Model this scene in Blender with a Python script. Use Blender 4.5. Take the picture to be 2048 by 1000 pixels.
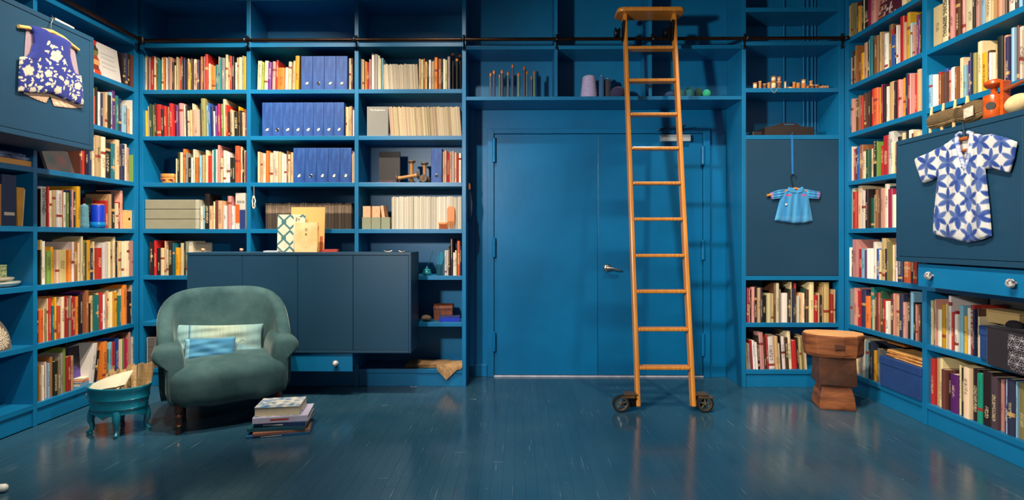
import bpy, bmesh, math, random
import numpy as np
from mathutils import Matrix, Vector

for o in list(bpy.data.objects):
    bpy.data.objects.remove(o)
C = bpy.context.scene.collection
SC = bpy.context.scene
PI = math.pi
R = math.radians

# ------------------------------------------------------------------ camera
F = 1100.0                 # focal length in pixels of the 2048 px wide frame
PPX, PPY = 1024.0, 477.0   # principal point
YAW = R(0.6)
H = 1.222                  # lens height
cam = bpy.data.cameras.new('camera')
camo = bpy.data.objects.new('camera', cam)
C.objects.link(camo)
cam.sensor_fit = 'HORIZONTAL'
cam.sensor_width = 36.0
cam.lens = F / 2048.0 * 36.0
cam.shift_x = 0.0
cam.shift_y = -(500.0 - PPY) / 2048.0
cam.clip_start = 0.05
cam.clip_end = 60
camo.location = (0, 0, H)
camo.rotation_euler = (PI / 2, 0, YAW)
SC.camera = camo

# ------------------------------------------------------------------ light
SC.view_settings.view_transform = 'Standard'
SC.view_settings.look = 'None'
SC.view_settings.gamma = 1.0
SC.view_settings.use_curve_mapping = False
SC.view_settings.exposure = 0.0

wd = bpy.data.worlds.new('world')
SC.world = wd
wd.use_nodes = True
wd.node_tree.nodes['Background'].inputs[0].default_value = (0.85, 0.92, 1.0, 1)
wd.node_tree.nodes['Background'].inputs[1].default_value = 0.14


def lamp(name, kind, loc, target, power, col, radius=0.05, spot=60, blend=0.6):
    l = bpy.data.lights.new(name, kind)
    l.energy = power
    l.color = col
    l.shadow_soft_size = radius
    if kind == 'SPOT':
        l.spot_size = R(spot)
        l.spot_blend = blend
    o = bpy.data.objects.new(name, l)
    C.objects.link(o)
    o.location = loc
    d = Vector(target) - Vector(loc)
    o.rotation_euler = d.to_track_quat('-Z', 'Y').to_euler()
    return o


WARM = (1.0, 0.87, 0.70)
# studio head on a stand left of the camera, throws the ladder's shadow to the right
lamp('studio_light', 'SPOT', (-1.5, 1.2, 2.17), (1.6, 4.4, 0.75), 560, (1.0, 0.93, 0.84), 0.10, 94, 1.0)
# weaker fill lamp added right of the camera to brighten the left wall
lamp('studio_light', 'SPOT', (1.2, 0.9, 2.3), (-3.1, 3.5, 1.25), 230, (1.0, 0.93, 0.84), 0.10, 44, 0.9)
# ceiling track heads
lamp('track_spot', 'SPOT', (-1.2, 3.25, 3.95), (-3.1, 3.95, 1.2), 520, WARM, 0.05, 66, 0.8)
lamp('track_spot', 'SPOT', (-1.7, 1.7, 3.95), (-3.1, 3.2, 0.9), 300, WARM, 0.05, 56, 0.8)
lamp('track_spot', 'SPOT', (-1.75, 2.75, 3.95), (-2.1, 4.5, 1.45), 560, WARM, 0.05, 68, 0.8)
lamp('track_spot', 'SPOT', (-0.75, 2.75, 3.95), (-0.9, 4.5, 1.45), 260, WARM, 0.05, 64, 0.8)
lamp('track_spot', 'SPOT', (1.5, 2.75, 3.95), (2.0, 4.5, 1.0), 280, WARM, 0.05, 58, 0.8)
lamp('track_spot', 'SPOT', (0.25, 2.0, 3.95), (2.7, 3.4, 1.25), 450, WARM, 0.05, 64, 0.8)
lamp('track_spot', 'SPOT', (0.3, 1.1, 3.95), (2.6, 2.7, 1.25), 420, WARM, 0.05, 62, 0.8)
# fill spot added overhead to brighten the open floor
lamp('ceiling_downlight', 'SPOT', (-0.4, 2.3, 4.05), (-0.4, 2.6, 0), 260, (1.0, 0.94, 0.86), 0.12, 74, 1.0)

# ------------------------------------------------------------------ pixel <-> place
cY, sY = math.cos(YAW), math.sin(YAW)


def ray(px, py):
    a = (px - PPX) / F
    return (a * cY - sY, a * sY + cY, (PPY - py) / F)


def PY(px, py, Y):
    d = ray(px, py); t = Y / d[1]
    return Vector((t * d[0], Y, H + t * d[2]))


def PX(px, py, X):
    d = ray(px, py); t = X / d[0]
    return Vector((X, t * d[1], H + t * d[2]))


def PZ(px, py, Z):
    d = ray(px, py); t = (Z - H) / d[2]
    return Vector((t * d[0], t * d[1], Z))


YF = 4.527                      # front plane of the back bookcases
XL = PY(278, 477, YF).x         # front plane of the left wall bookcase
XR = PY(1689, 477, YF).x        # front plane of the right wall bookcase
DEP = 0.33                      # bookcase depth
YB = YF + DEP
TOPZ = 4.0


def LV(k):                      # top of shelf level k (0 = just under the rail)
    return H + (477.0 - (84 + 93.5 * k)) / 243.0


def wx(wall, px, y=0.0):        # coordinate along a wall for a pixel column, on plane y behind the front
    if wall == 'B':
        return PY(px, 477, YF + y).x
    if wall == 'L':
        return PX(px, 477, XL - y).y
    return -PX(px, 477, XR + y).y


def wz(wall, px, py, y=0.0):
    if wall == 'B':
        return PY(px, py, YF + y).z
    if wall == 'L':
        return PX(px, py, XL - y).z
    return PX(px, py, XR + y).z


def wloc(wall, x, y, z):
    if wall == 'B':
        return Vector((x, YF + y, z))
    if wall == 'L':
        return Vector((XL - y, x, z))
    return Vector((XR + y, -x, z))


WROT = {'B': 0.0, 'L': PI / 2, 'R': -PI / 2}

# ------------------------------------------------------------------ materials


def lin(c):
    out = []
    for v in c[:3]:
        v = v / 255.0
        out.append(v / 12.92 if v <= 0.04045 else ((v + 0.055) / 1.055) ** 2.4)
    return (out[0], out[1], out[2], 1.0)


MATS = {}


def mat(name, col=(128, 128, 128), rough=0.5, var=0.12, nscale=6.0, stretch=(1, 1, 1), bump=0.0, bscale=None,
        metal=0.0, sheen=0.0, coat=0.0, spec=0.5, col2=None, attr=None, objcol=False):
    """procedural principled material; noise mixes the base colour with col2 or with a shifted base"""
    if name in MATS:
        return MATS[name]
    m = bpy.data.materials.new(name)
    m.use_nodes = True
    nt = m.node_tree; N = nt.nodes; L = nt.links
    b = N['Principled BSDF']
    tc = N.new('ShaderNodeTexCoord')
    mp = N.new('ShaderNodeMapping'); mp.inputs['Scale'].default_value = stretch
    L.new(tc.outputs['Object'], mp.inputs['Vector'])
    nz = N.new('ShaderNodeTexNoise'); nz.inputs['Scale'].default_value = nscale
    nz.inputs['Detail'].default_value = 5
    L.new(mp.outputs['Vector'], nz.inputs['Vector'])
    base = None
    if attr:
        at = N.new('ShaderNodeAttribute'); at.attribute_name = attr
        base = at.outputs['Color']
    elif objcol:
        oi = N.new('ShaderNodeObjectInfo')
        base = oi.outputs['Color']
    mx = N.new('ShaderNodeMix'); mx.data_type = 'RGBA'
    if base is None:
        c1 = lin(col)
        if col2 is None:
            k = 1.0 - var
            c2 = (c1[0] * k, c1[1] * k, c1[2] * k, 1)
            k = 1.0 + var
            c1 = (c1[0] * k, c1[1] * k, c1[2] * k, 1)
        else:
            c2 = lin(col2)
        mx.inputs[6].default_value = c1
        mx.inputs[7].default_value = c2
        rp = N.new('ShaderNodeValToRGB')
        rp.color_ramp.elements[0].position = 0.35
        rp.color_ramp.elements[1].position = 0.65
        L.new(nz.outputs['Fac'], rp.inputs['Fac'])
        L.new(rp.outputs['Color'], mx.inputs[0])
    else:
        L.new(base, mx.inputs[6])
        dk = N.new('ShaderNodeMix'); dk.data_type = 'RGBA'; dk.blend_type = 'MULTIPLY'
        dk.inputs[0].default_value = 1.0
        L.new(base, dk.inputs[6])
        dk.inputs[7].default_value = (1 - 2 * var,) * 3 + (1,)
        L.new(dk.outputs[2], mx.inputs[7])
        L.new(nz.outputs['Fac'], mx.inputs[0])
    L.new(mx.outputs[2], b.inputs['Base Color'])
    b.inputs['Roughness'].default_value = rough
    b.inputs['Metallic'].default_value = metal
    b.inputs['Specular IOR Level'].default_value = spec
    b.inputs['Sheen Weight'].default_value = sheen
    b.inputs['Sheen Roughness'].default_value = 0.4
    b.inputs['Coat Weight'].default_value = coat
    b.inputs['Coat Roughness'].default_value = 0.15
    if bump > 0:
        bn = N.new('ShaderNodeTexNoise'); bn.inputs['Scale'].default_value = bscale or nscale * 8
        bn.inputs['Detail'].default_value = 4
        L.new(mp.outputs['Vector'], bn.inputs['Vector'])
        bu = N.new('ShaderNodeBump'); bu.inputs['Strength'].default_value = bump
        bu.inputs['Distance'].default_value = 0.004
        L.new(bn.outputs['Fac'], bu.inputs['Height'])
        L.new(bu.outputs['Normal'], b.inputs['Normal'])
    MATS[name] = m
    return m


PAINT = mat('blue_shelf_paint', (9, 108, 157), 0.38, 0.08, 3.0, bump=0.05, bscale=40)
DOORP = mat('blue_door_paint', (4, 104, 156), 0.30, 0.14, 1.6, bump=0.10, bscale=18)
CABP = mat('slate_blue_cabinet_paint', (21, 61, 87), 0.48, 0.06, 2.0, bump=0.03, bscale=60)
BLACK = mat('black_iron', (16, 14, 14), 0.38, 0.2, 20, metal=0.3)
BRONZE = mat('dark_bronze_pipe', (52, 34, 24), 0.33, 0.3, 8, metal=0.8)
CHROME = mat('brushed_steel', (190, 186, 178), 0.28, 0.1, 30, metal=1.0)
WHITE = mat('white_plaster', (205, 205, 200), 0.7, 0.05, 4)


# ------------------------------------------------------------------ mesh helpers
class MB:
    def __init__(s):
        s.v = []; s.f = []; s.m = []; s.M = Matrix.Identity(4)

    def add(s, vs, fs, mi=0):
        o = len(s.v)
        for p in vs:
            s.v.append(tuple(s.M @ Vector(p)))
        for f in fs:
            s.f.append(tuple(i + o for i in f)); s.m.append(mi)

    def box(s, x0, x1, y0, y1, z0, z1, mi=0):
        s.add([(x0, y0, z0), (x1, y0, z0), (x1, y1, z0), (x0, y1, z0),
               (x0, y0, z1), (x1, y0, z1), (x1, y1, z1), (x0, y1, z1)],
              [(0, 3, 2, 1), (4, 5, 6, 7), (0, 1, 5, 4), (1, 2, 6, 5), (2, 3, 7, 6), (3, 0, 4, 7)], mi)
        return s

    def loft(s, rings, closed=True, cap0=True, cap1=True, mi=0):
        n = len(rings[0]); vs = [p for r in rings for p in r]; fs = []
        for i in range(len(rings) - 1):
            for j in range(n if closed else n - 1):
                a = i * n + j; b = i * n + (j + 1) % n
                fs.append((a, b, b + n, a + n))
        if cap0: fs.append(tuple(range(n - 1, -1, -1)))
        if cap1: fs.append(tuple(range((len(rings) - 1) * n, len(rings) * n)))
        s.add(vs, fs, mi)
        return s

    def lathe(s, prof, n=20, c=(0, 0, 0), sx=1.0, sy=1.0, mi=0, cap0=True, cap1=True):
        rings = [[(c[0] + r * sx * math.cos(2 * PI * k / n), c[1] + r * sy * math.sin(2 * PI * k / n), c[2] + z)
                  for k in range(n)] for r, z in prof]
        return s.loft(rings, True, cap0, cap1, mi)

    def tube(s, path, r, n=8, mi=0, cap=True):
        P = [Vector(p) for p in path]
        rs = r if isinstance(r, (list, tuple)) else [r] * len(P)
        rings = []; up = None
        for i, p in enumerate(P):
            t = (P[min(i + 1, len(P) - 1)] - P[max(i - 1, 0)])
            if t.length < 1e-9: t = Vector((0, 0, 1))
            t.normalize()
            if up is None:
                up = Vector((0, 0, 1)) if abs(t.z) < 0.9 else Vector((1, 0, 0))
            a = t.cross(up); a.normalize(); b = a.cross(t); b.normalize(); up = b
            rings.append([tuple(p + a * rs[i] * math.cos(2 * PI * k / n) + b * rs[i] * math.sin(2 * PI * k / n))
                          for k in range(n)])
        return s.loft(rings, True, cap, cap, mi)

    def mesh(s, name, mats, smooth=False, angle=40, attr=None):
        me = bpy.data.meshes.new(name)
        me.from_pydata(s.v, [], s.f)
        for m in (mats if isinstance(mats, (list, tuple)) else [mats]):
            me.materials.append(m)
        if any(s.m):
            me.polygons.foreach_set('material_index', s.m)
        bm = bmesh.new(); bm.from_mesh(me)
        bmesh.ops.recalc_face_normals(bm, faces=bm.faces)
        bm.to_mesh(me); bm.free()
        if smooth:
            me.polygons.foreach_set('use_smooth', [True] * len(me.polygons))
            me.set_sharp_from_angle(angle=R(angle))
        if attr is not None:
            a = me.attributes.new('Col', 'FLOAT_COLOR', 'POINT')
            a.data.foreach_set('color', np.asarray(attr, dtype=np.float32).ravel())
        me.update()
        return me

    def build(s, name, mats, parent=None, loc=(0, 0, 0), rot=(0, 0, 0), smooth=False, bevel=0.0, angle=40, sub=0, attr=None):
        o = bpy.data.objects.new(name, s.mesh(name, mats, smooth, angle, attr))
        C.objects.link(o)
        o.parent = parent; o.location = loc; o.rotation_euler = rot
        if bevel > 0:
            b = o.modifiers.new('bevel', 'BEVEL'); b.width = bevel; b.segments = 2; b.limit_method = 'ANGLE'
        if sub:
            d = o.modifiers.new('sub', 'SUBSURF'); d.levels = sub; d.render_levels = sub
        return o


def board(parent, name, x0, x1, y0, y1, z0, z1, m, bevel=0.002):
    """a box part with its origin in its own centre, in the parent's frame"""
    b = MB().box(-(x1 - x0) / 2, (x1 - x0) / 2, -(y1 - y0) / 2, (y1 - y0) / 2, -(z1 - z0) / 2, (z1 - z0) / 2)
    return b.build(name, m, parent, ((x0 + x1) / 2, (y0 + y1) / 2, (z0 + z1) / 2), bevel=bevel)


def tag(o, label, cat, group=None, kind=None):
    if label: o['label'] = label
    if cat: o['category'] = cat
    if group: o['group'] = group
    if kind: o['kind'] = kind
    return o


def thing(name, label, cat, loc=(0, 0, 0), rz=0.0, group=None, kind=None):
    o = bpy.data.objects.new(name, None)
    o.empty_display_size = 0.05
    C.objects.link(o)
    o.location = loc; o.rotation_euler = (0, 0, rz)
    return tag(o, label, cat, group, kind)


def wthing(name, label, cat, wall, x, y, z, rz=0.0, group=None):
    return thing(name, label, cat, wloc(wall, x, y, z), WROT[wall] + rz, group)


def struct(o):
    o['kind'] = 'structure'
    return o


# ------------------------------------------------------------------ room shell
def floor_mat():
    m = bpy.data.materials.new('blue_painted_floorboards'); m.use_nodes = True
    nt = m.node_tree; N = nt.nodes; L = nt.links; b = N['Principled BSDF']
    g = N.new('ShaderNodeNewGeometry')
    oi = N.new('ShaderNodeObjectInfo')
    cr = N.new('ShaderNodeValToRGB')
    cr.color_ramp.elements[0].color = lin((34, 70, 90)); cr.color_ramp.elements[1].color = lin((38, 75, 95))
    L.new(oi.outputs['Random'], cr.inputs['Fac'])
    # cloudy wear
    n1 = N.new('ShaderNodeTexNoise'); n1.inputs['Scale'].default_value = 2.2; n1.inputs['Detail'].default_value = 6
    L.new(g.outputs['Position'], n1.inputs['Vector'])
    mx = N.new('ShaderNodeMix'); mx.data_type = 'RGBA'; mx.blend_type = 'MIX'
    mr = N.new('ShaderNodeMapRange'); mr.inputs[1].default_value = 0.4; mr.inputs[2].default_value = 0.75
    mr.inputs[3].default_value = 0; mr.inputs[4].default_value = 0.6
    L.new(n1.outputs['Fac'], mr.inputs[0]); L.new(mr.outputs[0], mx.inputs[0])
    L.new(cr.outputs['Color'], mx.inputs[6]); mx.inputs[7].default_value = lin((52, 84, 100))
    # long thin scratches that follow the boards
    mp = N.new('ShaderNodeMapping'); mp.inputs['Scale'].default_value = (105, 2.0, 1)
    L.new(g.outputs['Position'], mp.inputs['Vector'])
    n2 = N.new('ShaderNodeTexNoise'); n2.inputs['Scale'].default_value = 1.6; n2.inputs['Detail'].default_value = 3
    L.new(mp.outputs['Vector'], n2.inputs['Vector'])
    m2 = N.new('ShaderNodeMapRange'); m2.inputs[1].default_value = 0.672; m2.inputs[2].default_value = 0.745
    m2.inputs[3].default_value = 0; m2.inputs[4].default_value = 0.55
    L.new(n2.outputs['Fac'], m2.inputs[0])
    # specks of dust
    vo = N.new('ShaderNodeTexNoise'); vo.inputs['Scale'].default_value = 55; vo.inputs['Detail'].default_value = 1
    L.new(g.outputs['Position'], vo.inputs['Vector'])
    m3 = N.new('ShaderNodeMapRange'); m3.inputs[1].default_value = 0.775; m3.inputs[2].default_value = 0.82
    m3.inputs[3].default_value = 0; m3.inputs[4].default_value = 0.5
    L.new(vo.outputs['Fac'], m3.inputs[0])
    mxx = N.new('ShaderNodeMath'); mxx.operation = 'MAXIMUM'
    L.new(m2.outputs[0], mxx.inputs[0]); L.new(m3.outputs[0], mxx.inputs[1])
    mx2 = N.new('ShaderNodeMix'); mx2.data_type = 'RGBA'
    L.new(mxx.outputs[0], mx2.inputs[0]); L.new(mx.outputs[2], mx2.inputs[6]); mx2.inputs[7].default_value = lin((150, 165, 160))
    L.new(mx2.outputs[2], b.inputs['Base Color'])
    m4 = N.new('ShaderNodeMapRange'); m4.inputs[1].default_value = 0.3; m4.inputs[2].default_value = 0.75
    m4.inputs[3].default_value = 0.13; m4.inputs[4].default_value = 0.24
    L.new(n1.outputs['Fac'], m4.inputs[0]); L.new(m4.outputs[0], b.inputs['Roughness'])
    n5 = N.new('ShaderNodeTexNoise'); n5.inputs['Scale'].default_value = 9; n5.inputs['Detail'].default_value = 3
    mp5 = N.new('ShaderNodeMapping'); mp5.inputs['Scale'].default_value = (2.5, 0.6, 1)
    L.new(g.outputs['Position'], mp5.inputs['Vector']); L.new(mp5.outputs['Vector'], n5.inputs['Vector'])
    bu = N.new('ShaderNodeBump'); bu.inputs['Strength'].default_value = 0.07; bu.inputs['Distance'].default_value = 0.006
    L.new(n5.outputs['Fac'], bu.inputs['Height']); L.new(bu.outputs['Normal'], b.inputs['Normal'])
    b.inputs['Specular IOR Level'].default_value = 0.55
    return m


FLOORM = floor_mat()
rng = random.Random(7)
floor = struct(MB().box(XL - 0.45, XR + 0.45, -1.5, 5.2, -0.08, -0.021).build('floor', mat('dark_subfloor', (14, 40, 56), 0.6)))
floor['label'] = 'dark blue painted strip wood floor'
PW = 0.0578
pm = MB()
e = 0.008; ez = 0.02
pm.v = [(-.5, -.5, -1), (.5, -.5, -1), (.5, .5, -1), (-.5, .5, -1), (-.5, -.5, -ez), (.5, -.5, -ez), (.5, .5, -ez), (-.5, .5, -ez),
        (-.5 + e, -.4995, 0), (.5 - e, -.4995, 0), (.5 - e, .4995, 0), (-.5 + e, .4995, 0)]
pm.f = [(0, 3, 2, 1), (0, 1, 5, 4), (1, 2, 6, 5), (2, 3, 7, 6), (3, 0, 4, 7), (4, 5, 9, 8), (5, 6, 10, 9), (6, 7, 11, 10), (7, 4, 8, 11), (8, 9, 10, 11)]
pm.m = [0] * 10
plank_me = pm.mesh('plank', FLOORM)
x = XL + PW / 2; i = 0
while x < XR + 0.02:
    cuts = [-1.5] + sorted([rng.uniform(1.2, 3.2), rng.uniform(3.4, 4.6)]) + [4.90]
    if i % 4 == 1: cuts.pop(1)
    for a, b_ in zip(cuts[:-1], cuts[1:]):
        o = bpy.data.objects.new('plank', plank_me); C.objects.link(o)
        o.parent = floor
        o.location = (x, (a + b_) / 2, rng.uniform(-0.0003, 0.0))
        o.scale = (PW - 0.0004, b_ - a - 0.0005, 0.02)
    x += PW; i += 1

struct(MB().box(XL - 0.45, XR + 0.45, -1.5, 5.2, 4.12, 4.2).build('ceiling', mat('ceiling_paint', (40, 60, 72), 0.7)))
struct(MB().box(XL - 0.45, XL - 0.36, -1.5, 5.0, 0, 4.12).build('wall_left', PAINT))
struct(MB().box(XR + 0.36, XR + 0.45, -1.5, 5.0, 0, 4.12).build('wall_right', PAINT))
YW = YB + 0.025
NX0, NX1 = wx('B', 932), wx('B', 1484)
struct(MB().box(XL - 0.36, XR + 0.36, YW, YW + 0.1, 0, 4.12).build('wall_back', DOORP, bevel=0))


# ------------------------------------------------------------------ bookcases
def bookcase(label, wall, ups, cols, z1=TOPZ, y1=DEP):
    """ups: (x0,x1) of each upright; cols: levels (or heights) of the shelves between neighbouring uprights"""
    org = wloc(wall, ups[0][0], 0, 0)
    t = thing('bookcase', label, 'bookcase', org, WROT[wall])
    ox = ups[0][0]
    for a, b_ in ups:
        board(t, 'upright', a - ox, b_ - ox, 0, y1, 0, z1, PAINT)
    for k, lv in enumerate(cols):
        a = ups[k][1] - ox; b_ = ups[k + 1][0] - ox
        board(t, 'back_panel', a, b_, y1 - 0.012, y1, 0.1, z1, PAINT, 0)
        board(t, 'plinth', a, b_, 0.012, 0.03, 0, LV(7) - 0.036, PAINT)
        for l in lv:
            z = l if isinstance(l, float) else LV(l)
            board(t, 'shelf', a, b_, 0.0, y1 - 0.013, z - 0.035, z, PAINT)
        board(t, 'top_board', a, b_, 0, y1 - 0.013, z1 - 0.035, z1, PAINT)
    return t


LD0, LD1 = wx('L', 67), wx('L', 75)
bookcase('blue built-in bookcase along the left wall', 'L',
         [(LD0 - 0.97, LD0 - 0.935), (LD0, LD1), (wx('L', 269), YF - 0.001)],
         [[-1, 0, 3, 4, 5, 6, 7], [-1, 0, 1, 2, 3, 4, 5, 6, 7]])
bookcase('blue built-in bookcase of three columns left of the double door', 'B',
         [(XL + 0.001, wx('B', 286)), (wx('B', 493), wx('B', 501)), (wx('B', 709), wx('B', 717)), (wx('B', 924), wx('B', 932))],
         [[-1, 0, 1, 2, 3, 4, 5, 6, 7]] * 3)
bookcase('blue built-in single-column bookcase right of the double door', 'B',
         [(wx('B', 1484), wx('B', 1492)), (wx('B', 1678), XR - 0.001)],
         [[H + (477 - 17) / 243.0, 0, 1, 2, 5, 6, 7]])
RD0, RD1 = wx('R', 1844), wx('R', 1853)
bookcase('blue built-in bookcase along the right wall', 'R',
         [(-YF + 0.001, wx('R', 1696)), (RD0, RD1), (RD1 + 0.885, RD1 + 0.92)],
         [[-1, 0, 1, 2, 3, 4, 5, 6, 7], [-1, 0, 1, 2, 5, 6, 7]])

# shelf unit over the door
ODZ = H + (477 - 193) / 243.0
t = thing('over_door_shelf', 'blue three-bay shelf unit spanning over the double door', 'shelf', (NX0, YF, ODZ - 0.03), 0)
W = NX1 - NX0
board(t, 'shelf', 0.001, W - 0.001, 0, DEP, 0, 0.03, PAINT)
board(t, 'shelf', 0.001, W - 0.001, 0, DEP - 0.013, LV(0) - 0.03 - ODZ, LV(0) - ODZ, PAINT)
board(t, 'back_panel', 0.001, W - 0.001, DEP - 0.012, DEP, 0.031, TOPZ - ODZ, PAINT, 0)
for a in (1109, 1298):
    xa = wx('B', a) - NX0
    board(t, 'divider', xa, xa + 0.026, 0.004, DEP - 0.013, 0.031, LV(0) - 0.031 - ODZ, PAINT)
    board(t, 'divider', xa, xa + 0.026, 0.004, DEP - 0.013, LV(0) - ODZ + 0.001, TOPZ - ODZ, PAINT)

# ------------------------------------------------------------------ double door
DY = YW - 0.006
dL, dM, dR = PY(988, 500, DY).x, PY(1195, 500, DY).x, PY(1405, 500, DY).x
dT, dB = PY(1190, 268, DY).z, 0.018
door = thing('door_1', 'blue painted steel double door behind the ladder', None, ((dL + dR) / 2, DY, 0)); struct(door)
cx = (dL + dR) / 2
for a, b_ in ((dL + 0.003, dM - 0.0015), (dM + 0.0015, dR - 0.003)):
    lf = board(door, 'door_leaf', a - cx, b_ - cx, -0.012, 0.004, dB, dT - 0.004, DOORP, 0.002)
    if b_ > dM + 0.2:
        hx, hz = PY(1214, 536, DY).x - cx, PY(1214, 536, DY).z
        lx = hx - lf.location.x; lz = hz - lf.location.z
        hm = MB()
        hm.M = Matrix.Translation((lx, -0.008, lz)) @ Matrix.Rotation(PI / 2, 4, 'X')
        hm.lathe([(0.036, 0), (0.036, 0.006), (0.03, 0.014), (0.018, 0.018), (0.016, 0.05), (0.0, 0.052)], 20)
        hm.M = Matrix.Translation((lx, -0.055, lz))
        hm.tube([(-0.012, 0, 0), (0.03, 0, 0.0), (0.075, 0.0, -0.012), (0.11, 0.012, -0.017)], [0.014, 0.013, 0.011, 0.009], 10)
        hm.build('lever_handle', CHROME, lf, smooth=True)
for a, b_, z0, z1 in ((975, 988, 0, dT + 0.045), (1405, 1418, 0, dT + 0.045)):
    board(door, 'door_jamb', PY(a, 0, DY).x - cx, PY(b_, 0, DY).x - cx, -0.03, 0.005, z0, z1, DOORP, 0.003)
board(door, 'door_head', dL - cx, dR - cx, -0.03, 0.005, dT, dT + 0.045, DOORP, 0.003)
board(door, 'threshold', dL - cx, dR - cx, -0.03, 0.004, 0.0005, 0.012, mat('worn_aluminium', (185, 190, 205), 0.35, 0.15, 14), 0.002)  # pale strip, its colour stands in for light leaking under the doors
for px, ys in ((988, ((275, 325), (475, 515), (664, 703))), (1406, ((292, 330), (480, 520), (667, 712)))):
    for y0, y1 in ys:
        p0 = PY(px, y1, DY - 0.035); p1 = PY(px, y0, DY - 0.035)
        hb = MB(); hl = p1.z - p0.z
        hb.lathe([(0.009, 0), (0.015, 0.004), (0.015, hl * .33), (0.0135, hl * .335), (0.015, hl * .34), (0.015, hl * .66),
                  (0.0135, hl * .665), (0.015, hl * .67), (0.015, hl - 0.004), (0.009, hl)], 12)
        hb.box(-0.005, 0.005, 0.0, 0.03, 0.0, hl)
        hb.build('hinge', DOORP, door, (p0.x - cx, -0.036, p0.z), smooth=True)
# door closer
c0 = PY(1322, 283, DY - 0.05); c1 = PY(1381, 269, DY - 0.05)
cl = MB().box(c0.x - cx, c1.x - cx, -0.062, -0.012, c0.z, c1.z).build('door_closer', mat('painted_closer', (190, 200, 202), 0.3, 0.15, 10, metal=0.3), door, bevel=0.006)
ar = MB()
a0 = PY(1350, 266, DY - .04); a1 = PY(1372, 249, DY - .14); a2 = PY(1313, 261, DY - .03)
ar.tube([(a0.x - cx, -0.04, a0.z), (a1.x - cx, -0.15, a1.z), (a2.x - cx, -0.035, a2.z)], 0.007, 8)
ar.build('closer_arm', mat('dark_blue_steel', (30, 60, 84), 0.35, 0.2, 10, metal=0.6), door, smooth=True)
# skirting either side of the door
bb = MB().box(NX0 + 0.001, PY(974, 0, YW).x, YW - 0.016, YW - 0.001, 0.0, 0.105).build('baseboard_left', DOORP, bevel=0.003); struct(bb)
bb = MB().box(PY(1419, 0, YW).x, NX1 - 0.001, YW - 0.016, YW - 0.001, 0.0, 0.105).build('baseboard_right', DOORP, bevel=0.003); struct(bb)
# plumb filler strip in the niche's left corner
struct(MB().box(NX0 + 0.001, PY(949, 0, YB).x, YB - 0.06, YW - 0.001, 0.106, ODZ - 0.031).build('trim_1', DOORP, bevel=0.002))

# ------------------------------------------------------------------ ladder rail
RY = 4.455
RZ = PY(900, 79, RY).z
rail = thing('ladder_rail', 'dark bronze pipe rail for the ladder along the back and left shelves', 'rail', (0, RY, RZ))
xa = XL + 0.075; xb = XR - 0.04
MB().tube([(xa, 0, 0), (xb, 0, 0)], 0.0135, 14).build('pipe', BRONZE, rail, smooth=True)
MB().tube([(xa, 0.0, 0), (xa, -2.2, 0)], 0.0135, 14).build('pipe', BRONZE, rail, smooth=True)
for px in (497, 713, 928, 1113, 1303, 1488, 1683):
    xx = wx('B', px)
    m = MB()
    m.tube([(xx, 0, 0), (xx, YF - RY - 0.006, 0)], 0.009, 10)
    m.tube([(xx, YF - RY - 0.007, -0.055), (xx, YF - RY - 0.007, 0.055)], 0.006, 10)
    for dz in (-0.05, 0.05):
        m.M = Matrix.Translation((xx, YF - RY - 0.0045, dz)) @ Matrix.Rotation(PI / 2, 4, 'X')
        m.lathe([(0.0125, 0), (0.0125, 0.006), (0.008, 0.010), (0.0, 0.011)], 12)
        m.M = Matrix.Identity(4)
    m.lathe([(0.018, -0.012), (0.02, -0.006), (0.02, 0.006), (0.018, 0.012)], 14, (xx, 0, 0))
    m.build('bracket', BLACK, rail, smooth=True)
m = MB(); m.lathe([(0.0, -0.03), (0.02, -0.026), (0.026, 0), (0.02, 0.026), (0.0, 0.03)], 14, (xa, 0, 0))
m.tube([(xa, 0, 0), (XL + 0.004, YF - RY - 0.004, 0)], 0.011, 10)
m.tube([(XL + 0.004, YF - RY - 0.008, -0.06), (XL + 0.004, YF - RY - 0.008, 0.06)], 0.007, 10)
m.build('corner_bracket', BLACK, rail, smooth=True)
for yy in (-0.9, -1.85):
    m = MB(); m.tube([(xa, yy, 0), (XL + 0.004, yy, 0)], 0.009, 10)
    m.tube([(XL + 0.007, yy, -0.055), (XL + 0.007, yy, 0.055)], 0.006, 10)
    m.build('bracket', BLACK, rail, smooth=True)

# ================================================================== books
BC = {'c': ((232, 212, 170), 'cream'), 'w': ((238, 232, 220), 'white'), 'b': ((206, 172, 124), 'tan'), 'y': ((232, 168, 36), 'yellow'),
      'o': ((226, 128, 48), 'orange'), 'O': ((212, 92, 44), 'burnt orange'), 'r': ((180, 42, 40), 'red'), 'm': ((176, 36, 78), 'magenta'),
      'p': ((210, 152, 138), 'pink'), 'u': ((104, 46, 128), 'purple'), 'n': ((42, 50, 84), 'navy'), 'B': ((34, 84, 170), 'blue'),
      't': ((22, 118, 124), 'teal'), 's': ((136, 186, 208), 'pale blue'), 'g': ((116, 150, 70), 'green'), 'd': ((34, 74, 56), 'dark green'),
      'k': ((36, 31, 31), 'black'), 'e': ((146, 142, 136), 'grey'), 'z': ((92, 56, 42), 'dark brown'), 'f': ((152, 96, 54), 'brown'),
      'l': ((168, 196, 74), 'lime green'), 'v': ((142, 130, 78), 'olive'), 'G': ((24, 148, 128), 'sea green'),
      'K': ((40, 30, 36), 'black'), 'M': ((88, 66, 80), 'plum'), 'C': ((226, 214, 176), 'ivory'), 'D': ((38, 84, 70), 'dark green')}


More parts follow.
